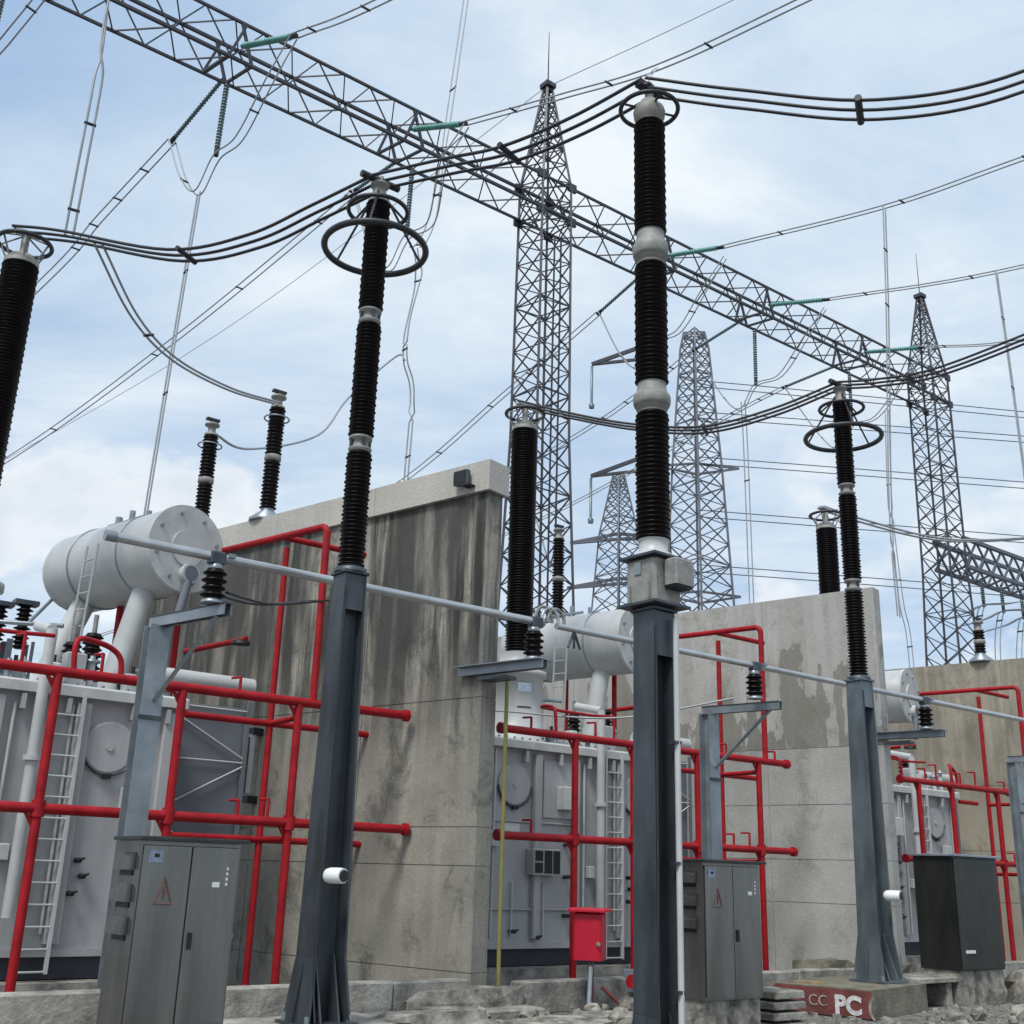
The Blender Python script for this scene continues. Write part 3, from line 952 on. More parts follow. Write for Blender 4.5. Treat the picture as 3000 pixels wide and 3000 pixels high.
# ------------------------------------------------------------------ pedestals and columns
def pedestal(a, b, z0, z1, rt, rb, lab, conduit=False, flare=0.33, mat='galv_dark'):
    t = thing('steel_pedestal', Yd(a, b, z0), lab, 'pedestal', 'steel pedestals of the columns')
    p0, p1 = Yd(a, b, z0), Yd(a, b, z1)
    zt_ = z1 - 0.5
    for sgn in (-1, 1):
        def fl(z, w, d):
            return [Yd(a, b, z) + E1 * (sgn * w) - N1 * d, Yd(a, b, z) + E1 * (sgn * w) + N1 * d]
        w0, w1, d0, d1 = rb, rt, rb * 0.98, rt * 0.98
        lo, hi = fl(z0 + 0.7, w0 * 0.99, d0), fl(z1 - 0.03, w1, d1)
        MB().prism([lo[0], lo[1], hi[1], hi[0]], E1 * (-sgn * 0.028)).build('flange', mat, t)
        sk = fl(z0 + 0.03, w0 + 0.06, flare - 0.04)
        MB().prism([sk[0], sk[1], lo[1] - UZ * 0.002, lo[0] - UZ * 0.002], E1 * (-sgn * 0.028)).build('skirt', mat, t)
        MB().prism([p0 + E1 * (sgn * (w0 + 0.06)) + UZ * 0.03, p0 + E1 * (sgn * (flare - 0.02)) + UZ * 0.03, p0 + E1 * (sgn * (w0 + 0.01)) + UZ * 0.62], N1 * 0.024).build('gusset', mat, t)
        for q in (-0.55, 0.55):
            MB().prism([p0 - N1 * (sgn * 0.02) + E1 * (q * w0) + UZ * 0.03, p0 - N1 * (sgn * (flare - 0.05)) + E1 * (q * w0) + UZ * 0.03, p0 - N1 * (sgn * 0.06) + E1 * (q * w0) + UZ * 0.72], E1 * 0.022).build('gusset', mat, t)
        for q in (-1, 1):
            MB().cyl(p0 + E1 * (sgn * (flare - 0.07)) + N1 * (q * (flare - 0.07)) + UZ * 0.03, p0 + E1 * (sgn * (flare - 0.07)) + N1 * (q * (flare - 0.07)) + UZ * 0.11, 0.03, n=6, smooth=False).build('anchor_bolt', 'galv', t)
    MB().prism([p0 - E1 * (rb - 0.03) + UZ * 0.03, p0 + E1 * (rb - 0.03) + UZ * 0.03, p1 + E1 * (rt - 0.03) - UZ * 0.03, p1 - E1 * (rt - 0.03) - UZ * 0.03], N1 * 0.026).build('web', mat, t)
    MB().box(p0 + UZ * 0.015, (flare * 2, flare * 2, 0.03)).build('base_plate', mat, t)
    # closed head with an opening below it
    for sgn in (-1, 1):
        MB().box(p1 - UZ * 0.26 + N1 * (sgn * rt * 0.9), (2 * rt - 0.062, 0.02, 0.44)).build('head_cover', mat, t)
    MB().bbox(p1 - UZ * 0.012, (rt * 2.35, rt * 2.35, 0.035), 0.01).build('head_plate', mat, t)
    MB().tube(smooth_path([p1 - UZ * 0.2 - N1 * (rt * 1.02) - E1 * (rt * 0.85), Yd(a, b, (z0 + z1) / 2) - N1 * (rt * 1.1) - E1 * (rt * 0.95), p0 - N1 * (rb * 1.1) - E1 * (rb * 0.95) + UZ * 0.6, p0 - N1 * (flare * 0.95) - E1 * (rb * 0.95) + UZ * 0.05], 5), 0.012, 6).build('earth_strap', 'cable_dark', t)
    if conduit:
        cc = p0 + Vector((0.2, -0.1, 0))
        MB().cyl(cc, cc + UZ * (z1 - z0 - 0.1), 0.03, n=10).build('conduit', 'white_pipe', t)
        for z in (0.9, 2.0, 3.1):
            MB().box(cc + UZ * z + Vector((-0.02, 0, 0)), (0.1, 0.08, 0.03)).build('clip', 'galv_dark', t)
    return t


pedestal(9.37, 12.08, 0.0, 5.06, 0.15, 0.205, 'dark steel pedestal of the ringed post left of centre')
pedestal(19.41, 11.92, 0.156, 5.0, 0.16, 0.205, 'blue-grey steel pedestal of the ringed post on the right', mat='galv_mid')
pedestal(9.67, 8.0, -0.25, 4.16, 0.145, 0.155, 'dark steel pedestal of the thick central column with pale conduit', True, 0.3)


def surge_arrester(a, b, z0, lab):
    t = thing('surge_arrester', Yd(a, b, z0), lab, 'surge arrester', 'ringed surge arresters')
    p = Yd(a, b, z0)
    MB().lathe(p, [(0.2, 0), (0.2, 0.05), (0.14, 0.07), (0.14, 0.1)], 20).build('foot', 'galv_dark', t)
    z = 0.08
    for i, h in enumerate((1.50, 1.58, 1.62)):
        MB().lathe(p + UZ * z, sheds(0.125, 0.168, h, 0.052), 22).build('porcelain_unit', 'porcelain', t)
        z += h
        if i < 2:
            o = MB().lathe(p + UZ * z, [(0.13, 0), (0.15, 0.03), (0.15, 0.05), (0.105, 0.07), (0.105, 0.15), (0.15, 0.17), (0.15, 0.2), (0.12, 0.22)], 20).build('joint', 'hub', t)
            for q in range(4):
                d = Vector((math.cos(q * 1.57 + 0.5), math.sin(q * 1.57 + 0.5), 0))
                MB().cyl(p + d * 0.125 + UZ * (z + 0.03), p + d * 0.125 + UZ * (z + 0.19), 0.022, n=8).build('bolt', 'galv_dark', o)
            z += 0.22
    MB().lathe(p + UZ * z, [(0.15, 0), (0.15, 0.03), (0.1, 0.06), (0.09, 0.25), (0.13, 0.27), (0.13, 0.3), (0.05, 0.31), (0.05, 0.42)], 20).build('cap', 'hub', t)
    zt = 5.10
    zl = 4.52
    r1 = MB().ring(p + UZ * zt, 0.40, 0.03, 44).build('small_ring', 'cable_dark', t)
    r2 = MB().ring(p + UZ * zl, 0.68, 0.045, 56).build('large_ring', 'cable_dark', t)
    for q in (0.5, 2.6, 4.7):
        d = Vector((math.cos(q), math.sin(q), 0))
        MB().cyl(p + d * 0.1 + UZ * (z + 0.15), p + d * 0.66 + UZ * zl, 0.017, n=6).build('strut', 'cable_dark', r2)
        MB().cyl(p + d * 0.1 + UZ * (z + 0.1), p + d * 0.39 + UZ * zt, 0.017, n=6).build('strut', 'cable_dark', r1)
    MB().cyl(p + UZ * 5.58 - E1 * 0.3, p + UZ * 5.58 + E1 * 0.3, 0.05, n=8).build('terminal', 'cable_dark', t)
    return t


surge_arrester(9.37, 12.08, 5.06, 'black three-unit surge arrester with big ring left of centre')
surge_arrester(19.41, 11.92, 5.0, 'black three-unit surge arrester with big ring on the right')

# small surge arresters standing on the wall tops
for a, b, z0, h, lab, ring in ((13.3, 21.7, 7.86, 2.3, 'slim black arrester rising just behind the white oil drum', True),
                               (13.3, 19.6, 7.86, 2.4, 'slim black arrester standing on the stained wall top', True),
                               (23.45, 22.3, 7.62, 2.5, 'slim black arrester on the pale wall beside the lattice tower', False),
                               (33.6, 17.05, 7.7, 0.95, 'short black arrester on the far right wall top', False)):
    t = thing('wall_arrester', Yd(a, b, z0), lab, 'arrester', 'slim arresters on the fire walls')
    p = Yd(a, b, z0)
    MB().lathe(p, [(0.34, 0), (0.34, 0.05), (0.13, 0.22), (0.13, 0.26)], 14).build('foot', 'galv', t)
    uh = (h - 0.45) / 2
    z = 0.26
    for i in range(2):
        MB().lathe(p + UZ * z, sheds(0.12, 0.165, uh, 0.075), 18).build('porcelain_unit', 'porcelain', t)
        z += uh
        if i == 0:
            MB().lathe(p + UZ * z, [(0.12, 0), (0.16, 0.02), (0.16, 0.12), (0.12, 0.14)], 16).build('joint', 'hub', t)
            z += 0.14
    MB().lathe(p + UZ * z, [(0.14, 0), (0.14, 0.04), (0.08, 0.06), (0.08, 0.2), (0.15, 0.22), (0.15, 0.26), (0.04, 0.28), (0.04, 0.36)], 16).build('cap', 'hub', t)
    if ring:
        MB().ring(p + UZ * (z - 0.22), 0.24, 0.016, 30).build('ring', 'galv', t)
    MB().box(p + UZ * (z + 0.36), (0.28, 0.1, 0.05)).build('terminal', 'cable_dark', t)

# ------------------------------------------------------------------ capacitive voltage transformer, the tall central column
t = thing('voltage_transformer', Yd(9.67, 8.0, 4.17), 'tall black column with pale collars and grey box in the centre', 'voltage transformer')
p = Yd(9.67, 8.0, 0)
DX, DYv = Vector((0.64, -0.77, 0)).normalized(), Vector((0.77, 0.64, 0)).normalized()
bx = MB().bbox(p + UZ * 4.43, (0.40, 0.40, 0.46), 0.03, DX, DYv).build('base_tank', 'hub', t)
MB().box(p + UZ * 4.185, (0.52, 0.52, 0.025), DX, DYv).build('bottom_plate', 'galv_dark', t)
MB().box(p + UZ * 4.675, (0.50, 0.50, 0.025), DX, DYv).build('top_plate', 'galv_dark', t)
o = MB().bbox(p + UZ * 4.5 + DYv * 0.06 + DX * 0.29, (0.17, 0.28, 0.27), 0.02, DX, DYv).build('terminal_box', 'hub', bx)
MB().box(p + UZ * 4.355 + DYv * 0.06 + DX * 0.28, (0.15, 0.24, 0.03), DX, DYv).build('gland_plate', 'black', bx)
MB().box(p + UZ * 4.55 - DYv * 0.207 - DX * 0.02, (0.09, 0.014, 0.12), DX, DYv).build('plate', 'galv', bx)
MB().cyl(p + UZ * 4.58 - DX * 0.2, p + UZ * 4.58 - DX * 0.23, 0.035, n=12).build('gauge', 'galv_dark', bx)
for s in (-1, 1):
    MB().box(p + UZ * 4.3 - DYv * 0.215 + DX * (s * 0.13), (0.03, 0.03, 0.18), DX, DYv).build('rib', 'hub', bx)
    MB().box(p + UZ * 4.43 - DX * 0.21 + DYv * (s * 0.1), (0.03, 0.03, 0.4), DX, DYv).build('rib', 'hub', bx)
MB().lathe(p + UZ * 4.69, [(0.2, 0), (0.185, 0.04), (0.15, 0.06), (0.15, 0.17), (0.165, 0.19)], 28).build('neck', 'white_pipe', t)
zz = (4.88, 6.28), (6.62, 8.05), (8.46, 9.90)
for z0, z1 in zz:
    MB().lathe(p + UZ * z0, sheds(0.146, 0.182, z1 - z0, 0.05), 28).build('porcelain_unit', 'porcelain_brown', t)
for z0, z1 in ((6.28, 6.62), (8.05, 8.46)):
    h = z1 - z0
    MB().lathe(p + UZ * z0, [(0.15, 0), (0.155, 0.09 * h), (0.165, 0.1 * h), (0.168, 0.2 * h), (0.185, 0.22 * h), (0.196, 0.3 * h), (0.2, 0.42 * h), (0.198, 0.52 * h), (0.188, 0.6 * h), (0.170, 0.64 * h), (0.158, 0.82 * h), (0.15, h)], 32).build('collar', 'hub', t)
MB().lathe(p + UZ * 9.90, [(0.14, 0), (0.15, 0.03), (0.175, 0.07), (0.185, 0.15), (0.17, 0.2), (0.12, 0.24), (0.1, 0.3), (0.05, 0.31), (0.05, 0.46)], 28).build('head', 'hub', t)
MB().ring(p + UZ * 10.09, 0.33, 0.026, 44).build('corona_ring', 'cable_dark', t)
m = MB()
for q in range(4):
    d = Vector((math.cos(q * 1.57 + 0.3), math.sin(q * 1.57 + 0.3), 0))
    m.cyl(p + d * 0.12 + UZ * 10.09, p + d * 0.33 + UZ * 10.09, 0.014, n=6)
m.build('ring_strut', 'cable_dark', t)
MB().box(p + UZ * 10.38, (0.36, 0.1, 0.07)).build('terminal', 'cable_dark', t)


# ------------------------------------------------------------------ stainless control cabinets
def cabinet(a0, a1, b, z0, z1, depth, lab, mat='stainless', louvres=True, seam=0.5, plain=False):
    w = a1 - a0
    ctr = Yd((a0 + a1) / 2, b, 0) + N1 * (depth / 2)
    t = thing('control_cabinet', Yd(a0, b, GZ), lab, 'cabinet', 'steel control cabinets')
    MB().box(ctr + UZ * ((z0 + z1) / 2), (w, depth, z1 - z0)).build('body', mat, t)
    MB().bbox(ctr + UZ * (z1 + 0.02) - N1 * 0.03, (w + 0.1, depth + 0.14, 0.035), 0.01).build('roof', 'stainless_dark' if mat != 'stainless_dark' else 'galv', t)
    MB().box(ctr + UZ * ((GZ + z0) / 2), (w - 0.06, depth - 0.06, z0 - GZ - 0.01)).build('plinth', 'rubble', t)
    front = Yd((a0 + a1) / 2, b, 0)
    for s, x0, x1 in () if plain else ((-1, 0.02, seam * w - 0.006), (1, seam * w + 0.006, w - 0.02)):
        c = Yd(a0, b, 0) + E1 * ((x0 + x1) / 2)
        d = MB().bbox(c - N1 * 0.012 + UZ * ((z0 + z1) / 2 + 0.0), (x1 - x0, 0.024, z1 - z0 - 0.07), 0.006).build('door', mat, t)
        if s == 1:
            hp = Yd(a0, b, 0) + E1 * (x0 + 0.05) - N1 * 0.035 + UZ * (z0 + 0.46 * (z1 - z0))
            MB().box(hp, (0.03, 0.025, 0.14)).build('handle', 'black', d)
            for k in range(4):
                MB().box(Yd(a0, b, 0) + E1 * (x1 - 0.1) - N1 * 0.027 + UZ * (z1 - 0.22 - 0.045 * k), (0.02, 0.006, 0.025)).build('mark', 'plate_white', d)
            MB().box(Yd(a0, b, 0) + E1 * (x1 - 0.2) - N1 * 0.027 + UZ * (z1 - 0.36), (0.07, 0.006, 0.045)).build('mark', 'plate_white', d)
        else:
            MB().box(Yd(a0, b, 0) + E1 * (x0 + 0.11) - N1 * 0.027 + UZ * (z1 - 0.13), (0.13, 0.006, 0.1)).build('nameplate', 'plate_blue', d)
            MB().box(Yd(a0, b, 0) + E1 * (x0 + 0.12) - N1 * 0.031 + UZ * (z1 - 0.125), (0.045, 0.004, 0.03)).build('nameplate_print', 'black', d)
            q = Yd(a0, b, 0) + E1 * (x0 + 0.22) - N1 * 0.028 + UZ * (z1 - 0.42)
            tri = [(-0.08, -0.11), (0.08, -0.11), (0.0, 0.11)]
            for (u0, v0), (u1, v1) in zip(tri, tri[1:] + tri[:1]):
                MB().cyl(q + E1 * u0 + UZ * v0, q + E1 * u1 + UZ * v1, 0.007, n=4).build('warning_edge', 'warning_red', d)
            MB().prism([q + E1 * 0.015 + UZ * 0.05, q - E1 * 0.02 - UZ * 0.02, q + E1 * 0.004 - UZ * 0.02, q - E1 * 0.012 - UZ * 0.08, q + E1 * 0.03 + UZ * 0.0, q + E1 * 0.006 + UZ * 0.0], -N1 * 0.004).build('warning_bolt', 'warning_red', d)
    if plain:
        MB().bbox(front - N1 * 0.01 + UZ * ((z0 + z1) / 2), (w - 0.05, 0.02, z1 - z0 - 0.06), 0.006).build('panel', mat, t)
    if louvres:
        for k in range(3):
            zc = z1 - 0.2 - 0.27 * k
            cc = Yd(a0, b, 0) + N1 * (depth * 0.5) + UZ * zc
            m = MB()
            hw = depth * 0.32
            pr = [(-0.004, 0.10), (-0.055, 0.05), (-0.06, -0.05), (-0.004, -0.05)]
            poly = [cc + E1 * x + UZ * z - N1 * hw for x, z in pr]
            m.prism(poly, N1 * (2 * hw))
            o = m.build('louvre_hood', 'stainless', t)
            MB().box(cc - E1 * 0.006 - UZ * 0.078, (0.012, hw * 1.7, 0.045)).build('louvre_slot', 'black', o)
    return t


cabinet(6.19, 7.13, 10.4, 0.25, 1.80, 0.55, 'large stainless cabinet with louvred side at lower left')
cabinet(13.39, 14.46, 10.4, 0.22, 1.83, 0.55, 'stainless cabinet standing right of the central pedestal')
cabinet(21.05, 22.45, 11.5, 0.30, 2.14, 0.75, 'dark plain cabinet at the lower right', 'stainless_dark', False, plain=True)
MB().box(Yd(21.35, 11.5, 0.6) - N1 * 0.03, (0.28, 0.012, 0.05)).build('sticker', 'plate_white', [o for o in COL.objects if o.name.startswith('control_cabinet')][-1])


# ------------------------------------------------------------------ security cameras on the pedestals
def cctv(p, d, lab):
    t = thing('security_camera', p, lab, 'camera', 'white security cameras')
    MB().cyl(p, p + d * 0.14, 0.025, n=10).build('bracket', 'white', t)
    q = p + d * 0.16 + UZ * 0.02
    sx = Vector((1, 0, 0)) * 0.8 + Vector((0, -1, 0)) * 0.6
    MB().lathe(q - sx * 0.14, [(0.04, 0), (0.075, 0.03), (0.085, 0.08), (0.085, 0.22), (0.08, 0.27)], 20, sx.normalized()).build('housing', 'white', t)
    MB().cyl(q + sx * 0.13, q + sx * 0.15, 0.062, n=16).build('lens', 'black', t)


cctv(Yd(9.37, 12.08, 1.52) + Vector((0.1, -0.24, 0)), Vector((0.25, -0.97, 0)), 'white security camera on the left pedestal')
cctv(Yd(19.41, 11.92, 1.45) + Vector((0.12, -0.22, 0)), Vector((0.5, -0.86, 0)), 'white security camera on the right pedestal')


# ------------------------------------------------------------------ lattice structures
BAR = MB().box((0, 0, 0.5), (1, 1, 1), Vector((1, 0, 0)), Vector((0, 1, 0))).mesh('lattice_bar')


def bar(name, p, q, w, mat, parent):
    key = 'bar_' + mat
    if key not in LOC:
        me = BAR.copy()
        me.materials.append(MAT[mat])
        LOC[key] = me
    o = bpy.data.objects.new(name, LOC[key])
    COL.objects.link(o)
    d = q - p
    o.parent = parent
    rot = d.to_track_quat('Z', 'X').to_matrix().to_4x4()
    o.matrix_local = Matrix.Translation(p - world_loc(parent)) @ rot @ Matrix.Diagonal((w, w, d.length, 1))
    return o


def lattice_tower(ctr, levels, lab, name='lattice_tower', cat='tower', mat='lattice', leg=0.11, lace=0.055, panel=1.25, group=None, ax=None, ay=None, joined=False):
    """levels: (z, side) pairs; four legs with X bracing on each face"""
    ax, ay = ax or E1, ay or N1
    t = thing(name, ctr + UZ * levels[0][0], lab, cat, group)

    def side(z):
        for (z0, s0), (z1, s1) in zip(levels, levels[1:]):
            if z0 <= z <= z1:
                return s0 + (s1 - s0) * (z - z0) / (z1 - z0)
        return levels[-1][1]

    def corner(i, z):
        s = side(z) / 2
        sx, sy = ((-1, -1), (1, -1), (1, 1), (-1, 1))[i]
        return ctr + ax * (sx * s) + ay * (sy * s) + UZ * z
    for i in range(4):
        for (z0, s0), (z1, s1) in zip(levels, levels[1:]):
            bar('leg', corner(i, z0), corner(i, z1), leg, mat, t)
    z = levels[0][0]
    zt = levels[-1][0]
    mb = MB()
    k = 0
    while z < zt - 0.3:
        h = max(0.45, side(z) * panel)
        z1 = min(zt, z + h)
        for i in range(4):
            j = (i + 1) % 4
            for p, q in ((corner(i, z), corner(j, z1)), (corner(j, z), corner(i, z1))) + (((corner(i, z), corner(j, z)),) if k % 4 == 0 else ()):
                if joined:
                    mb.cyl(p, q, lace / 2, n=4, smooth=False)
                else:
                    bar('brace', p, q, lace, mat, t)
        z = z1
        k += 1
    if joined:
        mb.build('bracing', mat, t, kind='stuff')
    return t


TW = [(GZ, 2.05), (8.0, 1.72), (15.0, 1.34), (24.3, 1.26), (28.5, 0.2)]
for i, (a, lab) in enumerate(((27.35, 'near steel lattice gantry tower with pointed top'), (50.6, 'far right steel lattice gantry tower carrying the beam end'))):
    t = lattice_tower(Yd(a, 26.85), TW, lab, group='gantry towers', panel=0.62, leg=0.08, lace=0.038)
    MB().box(Yd(a, 26.85, 28.55), (0.42, 0.42, 0.18)).build('peak_cap', 'lattice', t)
    MB().cyl(Yd(a, 26.85, 28.6), Yd(a, 26.85, 30.9), 0.028, 0.012, n=6).build('lightning_rod', 'lattice', t)
    for z in (22.95, 24.3):
        for (u, v) in ((-1, -1), (1, 1), (-1, 1), (1, -1)):
            MB().box(Yd(a, 26.85, z) + E1 * (u * 0.68) + N1 * (v * 0.62), (0.34, 0.1, 0.3)).build('gusset', 'lattice', t)
    # climbing ladder with dense rungs up the middle
    if i == 0:
        m = MB()
        for s in (-0.14, 0.14):
            m.box(Yd(a, 26.85, 11) + E1 * s - N1 * 0.72, (0.045, 0.045, 22))
        m.build('climbing_ladder', 'lattice', t)

# gantry beam: a square lattice box along a
gb = thing('gantry_beam', Yd(5.0, 26.2, 23.0), 'long square lattice gantry beam crossing the sky diagonally', 'gantry beam')
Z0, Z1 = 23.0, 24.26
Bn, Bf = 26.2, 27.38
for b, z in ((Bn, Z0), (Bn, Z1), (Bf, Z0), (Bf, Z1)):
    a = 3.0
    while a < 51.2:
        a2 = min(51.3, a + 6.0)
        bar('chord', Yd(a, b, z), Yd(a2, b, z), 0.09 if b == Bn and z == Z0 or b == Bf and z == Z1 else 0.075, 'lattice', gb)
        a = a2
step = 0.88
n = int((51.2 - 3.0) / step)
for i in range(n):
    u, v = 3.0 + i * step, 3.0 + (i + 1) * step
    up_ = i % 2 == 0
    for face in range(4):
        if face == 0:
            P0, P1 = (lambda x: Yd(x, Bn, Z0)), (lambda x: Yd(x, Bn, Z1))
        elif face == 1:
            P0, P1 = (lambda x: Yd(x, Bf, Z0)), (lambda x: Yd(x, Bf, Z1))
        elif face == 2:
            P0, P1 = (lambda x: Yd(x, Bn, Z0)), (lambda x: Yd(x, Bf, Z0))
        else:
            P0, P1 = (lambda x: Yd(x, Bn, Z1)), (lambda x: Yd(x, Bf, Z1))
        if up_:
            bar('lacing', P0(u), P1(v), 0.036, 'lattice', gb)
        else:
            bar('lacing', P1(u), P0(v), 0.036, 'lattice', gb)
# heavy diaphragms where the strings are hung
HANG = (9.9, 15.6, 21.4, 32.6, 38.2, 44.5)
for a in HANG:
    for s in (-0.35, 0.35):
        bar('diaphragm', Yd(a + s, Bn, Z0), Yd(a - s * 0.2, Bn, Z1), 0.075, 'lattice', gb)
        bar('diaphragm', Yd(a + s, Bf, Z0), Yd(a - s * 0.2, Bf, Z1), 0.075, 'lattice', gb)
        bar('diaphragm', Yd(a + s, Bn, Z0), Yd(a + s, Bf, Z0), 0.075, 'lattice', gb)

# lower beam beyond the far tower
lb = thing('lower_beam', Yd(51.2, 27, 15.3), 'lower lattice beam leaving the far tower to the right', 'gantry beam')
for b in (26.3, 27.6):
    for z in (15.25, 16.55):
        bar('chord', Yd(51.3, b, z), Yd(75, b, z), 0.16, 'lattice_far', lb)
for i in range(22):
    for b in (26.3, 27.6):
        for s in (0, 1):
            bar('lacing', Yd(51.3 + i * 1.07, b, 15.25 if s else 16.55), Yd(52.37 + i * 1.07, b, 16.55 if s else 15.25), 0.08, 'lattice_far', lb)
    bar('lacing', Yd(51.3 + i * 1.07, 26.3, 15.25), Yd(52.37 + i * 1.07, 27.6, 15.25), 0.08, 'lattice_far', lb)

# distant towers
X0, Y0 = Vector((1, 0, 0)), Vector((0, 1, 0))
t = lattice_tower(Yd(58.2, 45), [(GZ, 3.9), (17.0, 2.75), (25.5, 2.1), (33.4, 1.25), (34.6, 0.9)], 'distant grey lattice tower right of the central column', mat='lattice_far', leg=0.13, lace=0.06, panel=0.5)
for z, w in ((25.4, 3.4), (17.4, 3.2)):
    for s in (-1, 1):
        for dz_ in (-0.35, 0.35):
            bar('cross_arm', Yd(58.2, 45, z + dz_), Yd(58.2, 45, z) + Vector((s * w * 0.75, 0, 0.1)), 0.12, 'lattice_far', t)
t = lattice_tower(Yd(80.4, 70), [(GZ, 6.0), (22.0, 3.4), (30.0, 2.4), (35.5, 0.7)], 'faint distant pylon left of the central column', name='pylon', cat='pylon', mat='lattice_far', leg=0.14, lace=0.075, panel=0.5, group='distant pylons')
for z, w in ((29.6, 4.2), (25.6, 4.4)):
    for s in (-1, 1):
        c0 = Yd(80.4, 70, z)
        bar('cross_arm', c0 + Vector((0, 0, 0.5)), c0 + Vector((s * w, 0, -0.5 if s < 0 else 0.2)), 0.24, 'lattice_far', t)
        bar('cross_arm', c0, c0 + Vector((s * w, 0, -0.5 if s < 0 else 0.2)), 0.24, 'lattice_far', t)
t = lattice_tower(Yd(69, 56) - Vector((0.75, 0, 0)), [(GZ, 1.8), (22.0, 1.5), (43.0, 0.9)], 'dark pylon hidden behind the central column, arms showing', name='pylon', cat='pylon', mat='lattice', leg=0.2, lace=0.1, panel=0.8, group='distant pylons', joined=True)
for z in (39.9, 30.9):
    c0 = Yd(69, 56, z) - Vector((0.75, 0, 0))
    bar('cross_arm', c0 + Vector((0, 0, 0.7)), c0 + Vector((-4.7, 0, -1.3)), 0.26, 'lattice', t)
    bar('cross_arm', c0 + Vector((0, 0, -0.6)), c0 + Vector((-4.7, 0, -1.3)), 0.2, 'lattice', t)
    MB().lathe(c0 + Vector((-4.7, 0, -4.9)), [(0.2, 0), (0.22, 0.3), (0.1, 0.4), (0.1, 3.4), (0.03, 3.6)], 8).build('insulator', 'glass_dark', t)


# ------------------------------------------------------------------ insulator strings
def string(p, q, lab, mat='glass_green', r=0.085, group='insulator strings of the gantry'):
    p, q = Vector(p), Vector(q)
    t = thing('insulator_string', p, lab, 'insulator', group)
    d = (q - p)
    L = d.length
    d.normalize()
    n = int(L / 0.11)
    pr = [(0.025, 0.0)]
    for i in range(n):
        h = 0.06 + (L - 0.2) * i / n
        s = (L - 0.2) / n
        pr += [(r * 0.66, h), (r, h + 0.35 * s), (r * 0.97, h + 0.5 * s), (r * 0.68, h + 0.62 * s)]
    pr += [(0.025, L - 0.1)]
    MB().lathe(p, pr, 12, d).build('discs', mat, t)
    MB().cyl(q - d * 0.14, q + d * 0.1, 0.07, n=10).build('clamp', 'cable_dark', t)
    MB().cyl(p - d * 0.05, p + d * 0.08, 0.05, n=8).build('shackle', 'cable_dark', t)
    return t


NEAR = {15.5: [(23.74, 22.52), (20.24, 21.85), (10, 20.9), (-6, 22.5)],
        21.15: [(23.86, 22.6), (20.19, 21.87), (17.25, 21.35), (13.47, 21.3), (4, 21.5), (-6, 22.8)],
        32.4: [(23.9, 22.95), (18.05, 22.36), (13.77, 22.4), (4, 22.6), (-6, 23.2)],
        38.05: [(23.66, 22.85), (17.53, 21.97), (10, 21.7), (0, 22.2)],
        44.35: [(23.62, 22.9), (19.74, 22.1), (12, 21.6), (0, 22.0)]}
ORD = ['first', 'second', 'third', 'fourth', 'fifth']
NAMEN = {15.5: 'nearest, at upper left', 21.15: 'left of the near tower', 32.4: 'right of the central column', 38.05: 'left of the far tower', 44.35: 'touching the far tower'}


def bundle(pts, lab, r, n=2, gap=0.36, spacers=(), mat='wire', name='overhead_conductor', cat='wire', group=None, gdir=None, sp_mat='cable_dark', dens=8, pinch=False):
    """n parallel conductors along a path, with spacer bars"""
    pts = smooth_path(pts, dens)
    t = thing(name, pts[0], lab, cat, group)
    m = len(pts)
    for k in range(n):
        off = (k - (n - 1) / 2) * gap
        pp = []
        for i, p in enumerate(pts):
            d = pts[min(i + 1, m - 1)] - pts[max(i - 1, 0)]
            g = gdir or (d.cross(UZ).normalized() if d.cross(UZ).length > 1e-3 else E1)
            w = 1.0
            if pinch:
                w = min(1.0, 0.25 + 6 * min(i, m - 1 - i) / m)
            pp.append(p + g * (off * w))
        MB().tube(pp, r, 6).build('conductor', mat, t)
    if n > 1:
        for s in spacers:
            i = min(m - 2, max(1, int(s * (m - 1))))
            d = pts[i + 1] - pts[i - 1]
            g = gdir or d.cross(UZ).normalized()
            hw = gap * (n - 1) / 2 + (0.05 if n == 3 else 0.03)
            MB().cyl(pts[i] - g * hw, pts[i] + g * hw, 0.04 if n == 3 else r * 1.25, n=8).build('spacer', sp_mat, t)
    return t


for a, pts in NEAR.items():
    string(Yd(a, 26.0, 23.35), Yd(a, pts[0][0], pts[0][1]), 'green glass insulator string, ' + NAMEN[a], 'glass_green', 0.095)
    bundle([Yd(a, b, z) for b, z in pts], 'twin overhead line toward the camera, ' + NAMEN[a], 0.024, 2, 0.22, (0.12, 0.3, 0.5, 0.7, 0.9), group='overhead lines on the near side', gdir=E1)

FAR = {16.0: [(29.84, 22.16), (33.31, 20.83), (36.51, 19.5), (50, 16), (64, 15)],
       22.0: [(29.6, 22.95), (30.6, 22.59), (38.9, 20.23), (49.86, 17.93), (64, 16.4)],
       32.9: [(29.56, 22.29), (34.2, 20.02), (40.36, 17.14), (52, 14), (62, 13)],
       38.5: [(29.77, 22.61), (32.78, 21.21), (36.4, 19.94), (50, 16), (62, 14)],
       44.8: [(30.09, 22.91), (33.47, 22.03), (44, 19), (60, 16.5)]}
NAMEF = {16.0: 'ending left of the big white drum', 22.0: 'crossing behind the left ringed post', 32.9: 'passing behind the near tower', 38.5: 'crossing right of the near tower', 44.8: 'nearest the far tower'}
for a, pts in FAR.items():
    string(Yd(a, 27.6, 23.3), Yd(a, *pts[0]), 'dark insulator string pointing away, line ' + NAMEF[a], 'glass_dark', 0.075)
    bundle([Yd(a, b, z) for b, z in pts], 'twin overhead line running away, ' + NAMEF[a], 0.024, 2, 0.24, (0.1, 0.2, 0.3, 0.42, 0.55, 0.7), group='overhead lines on the far side', gdir=E1)

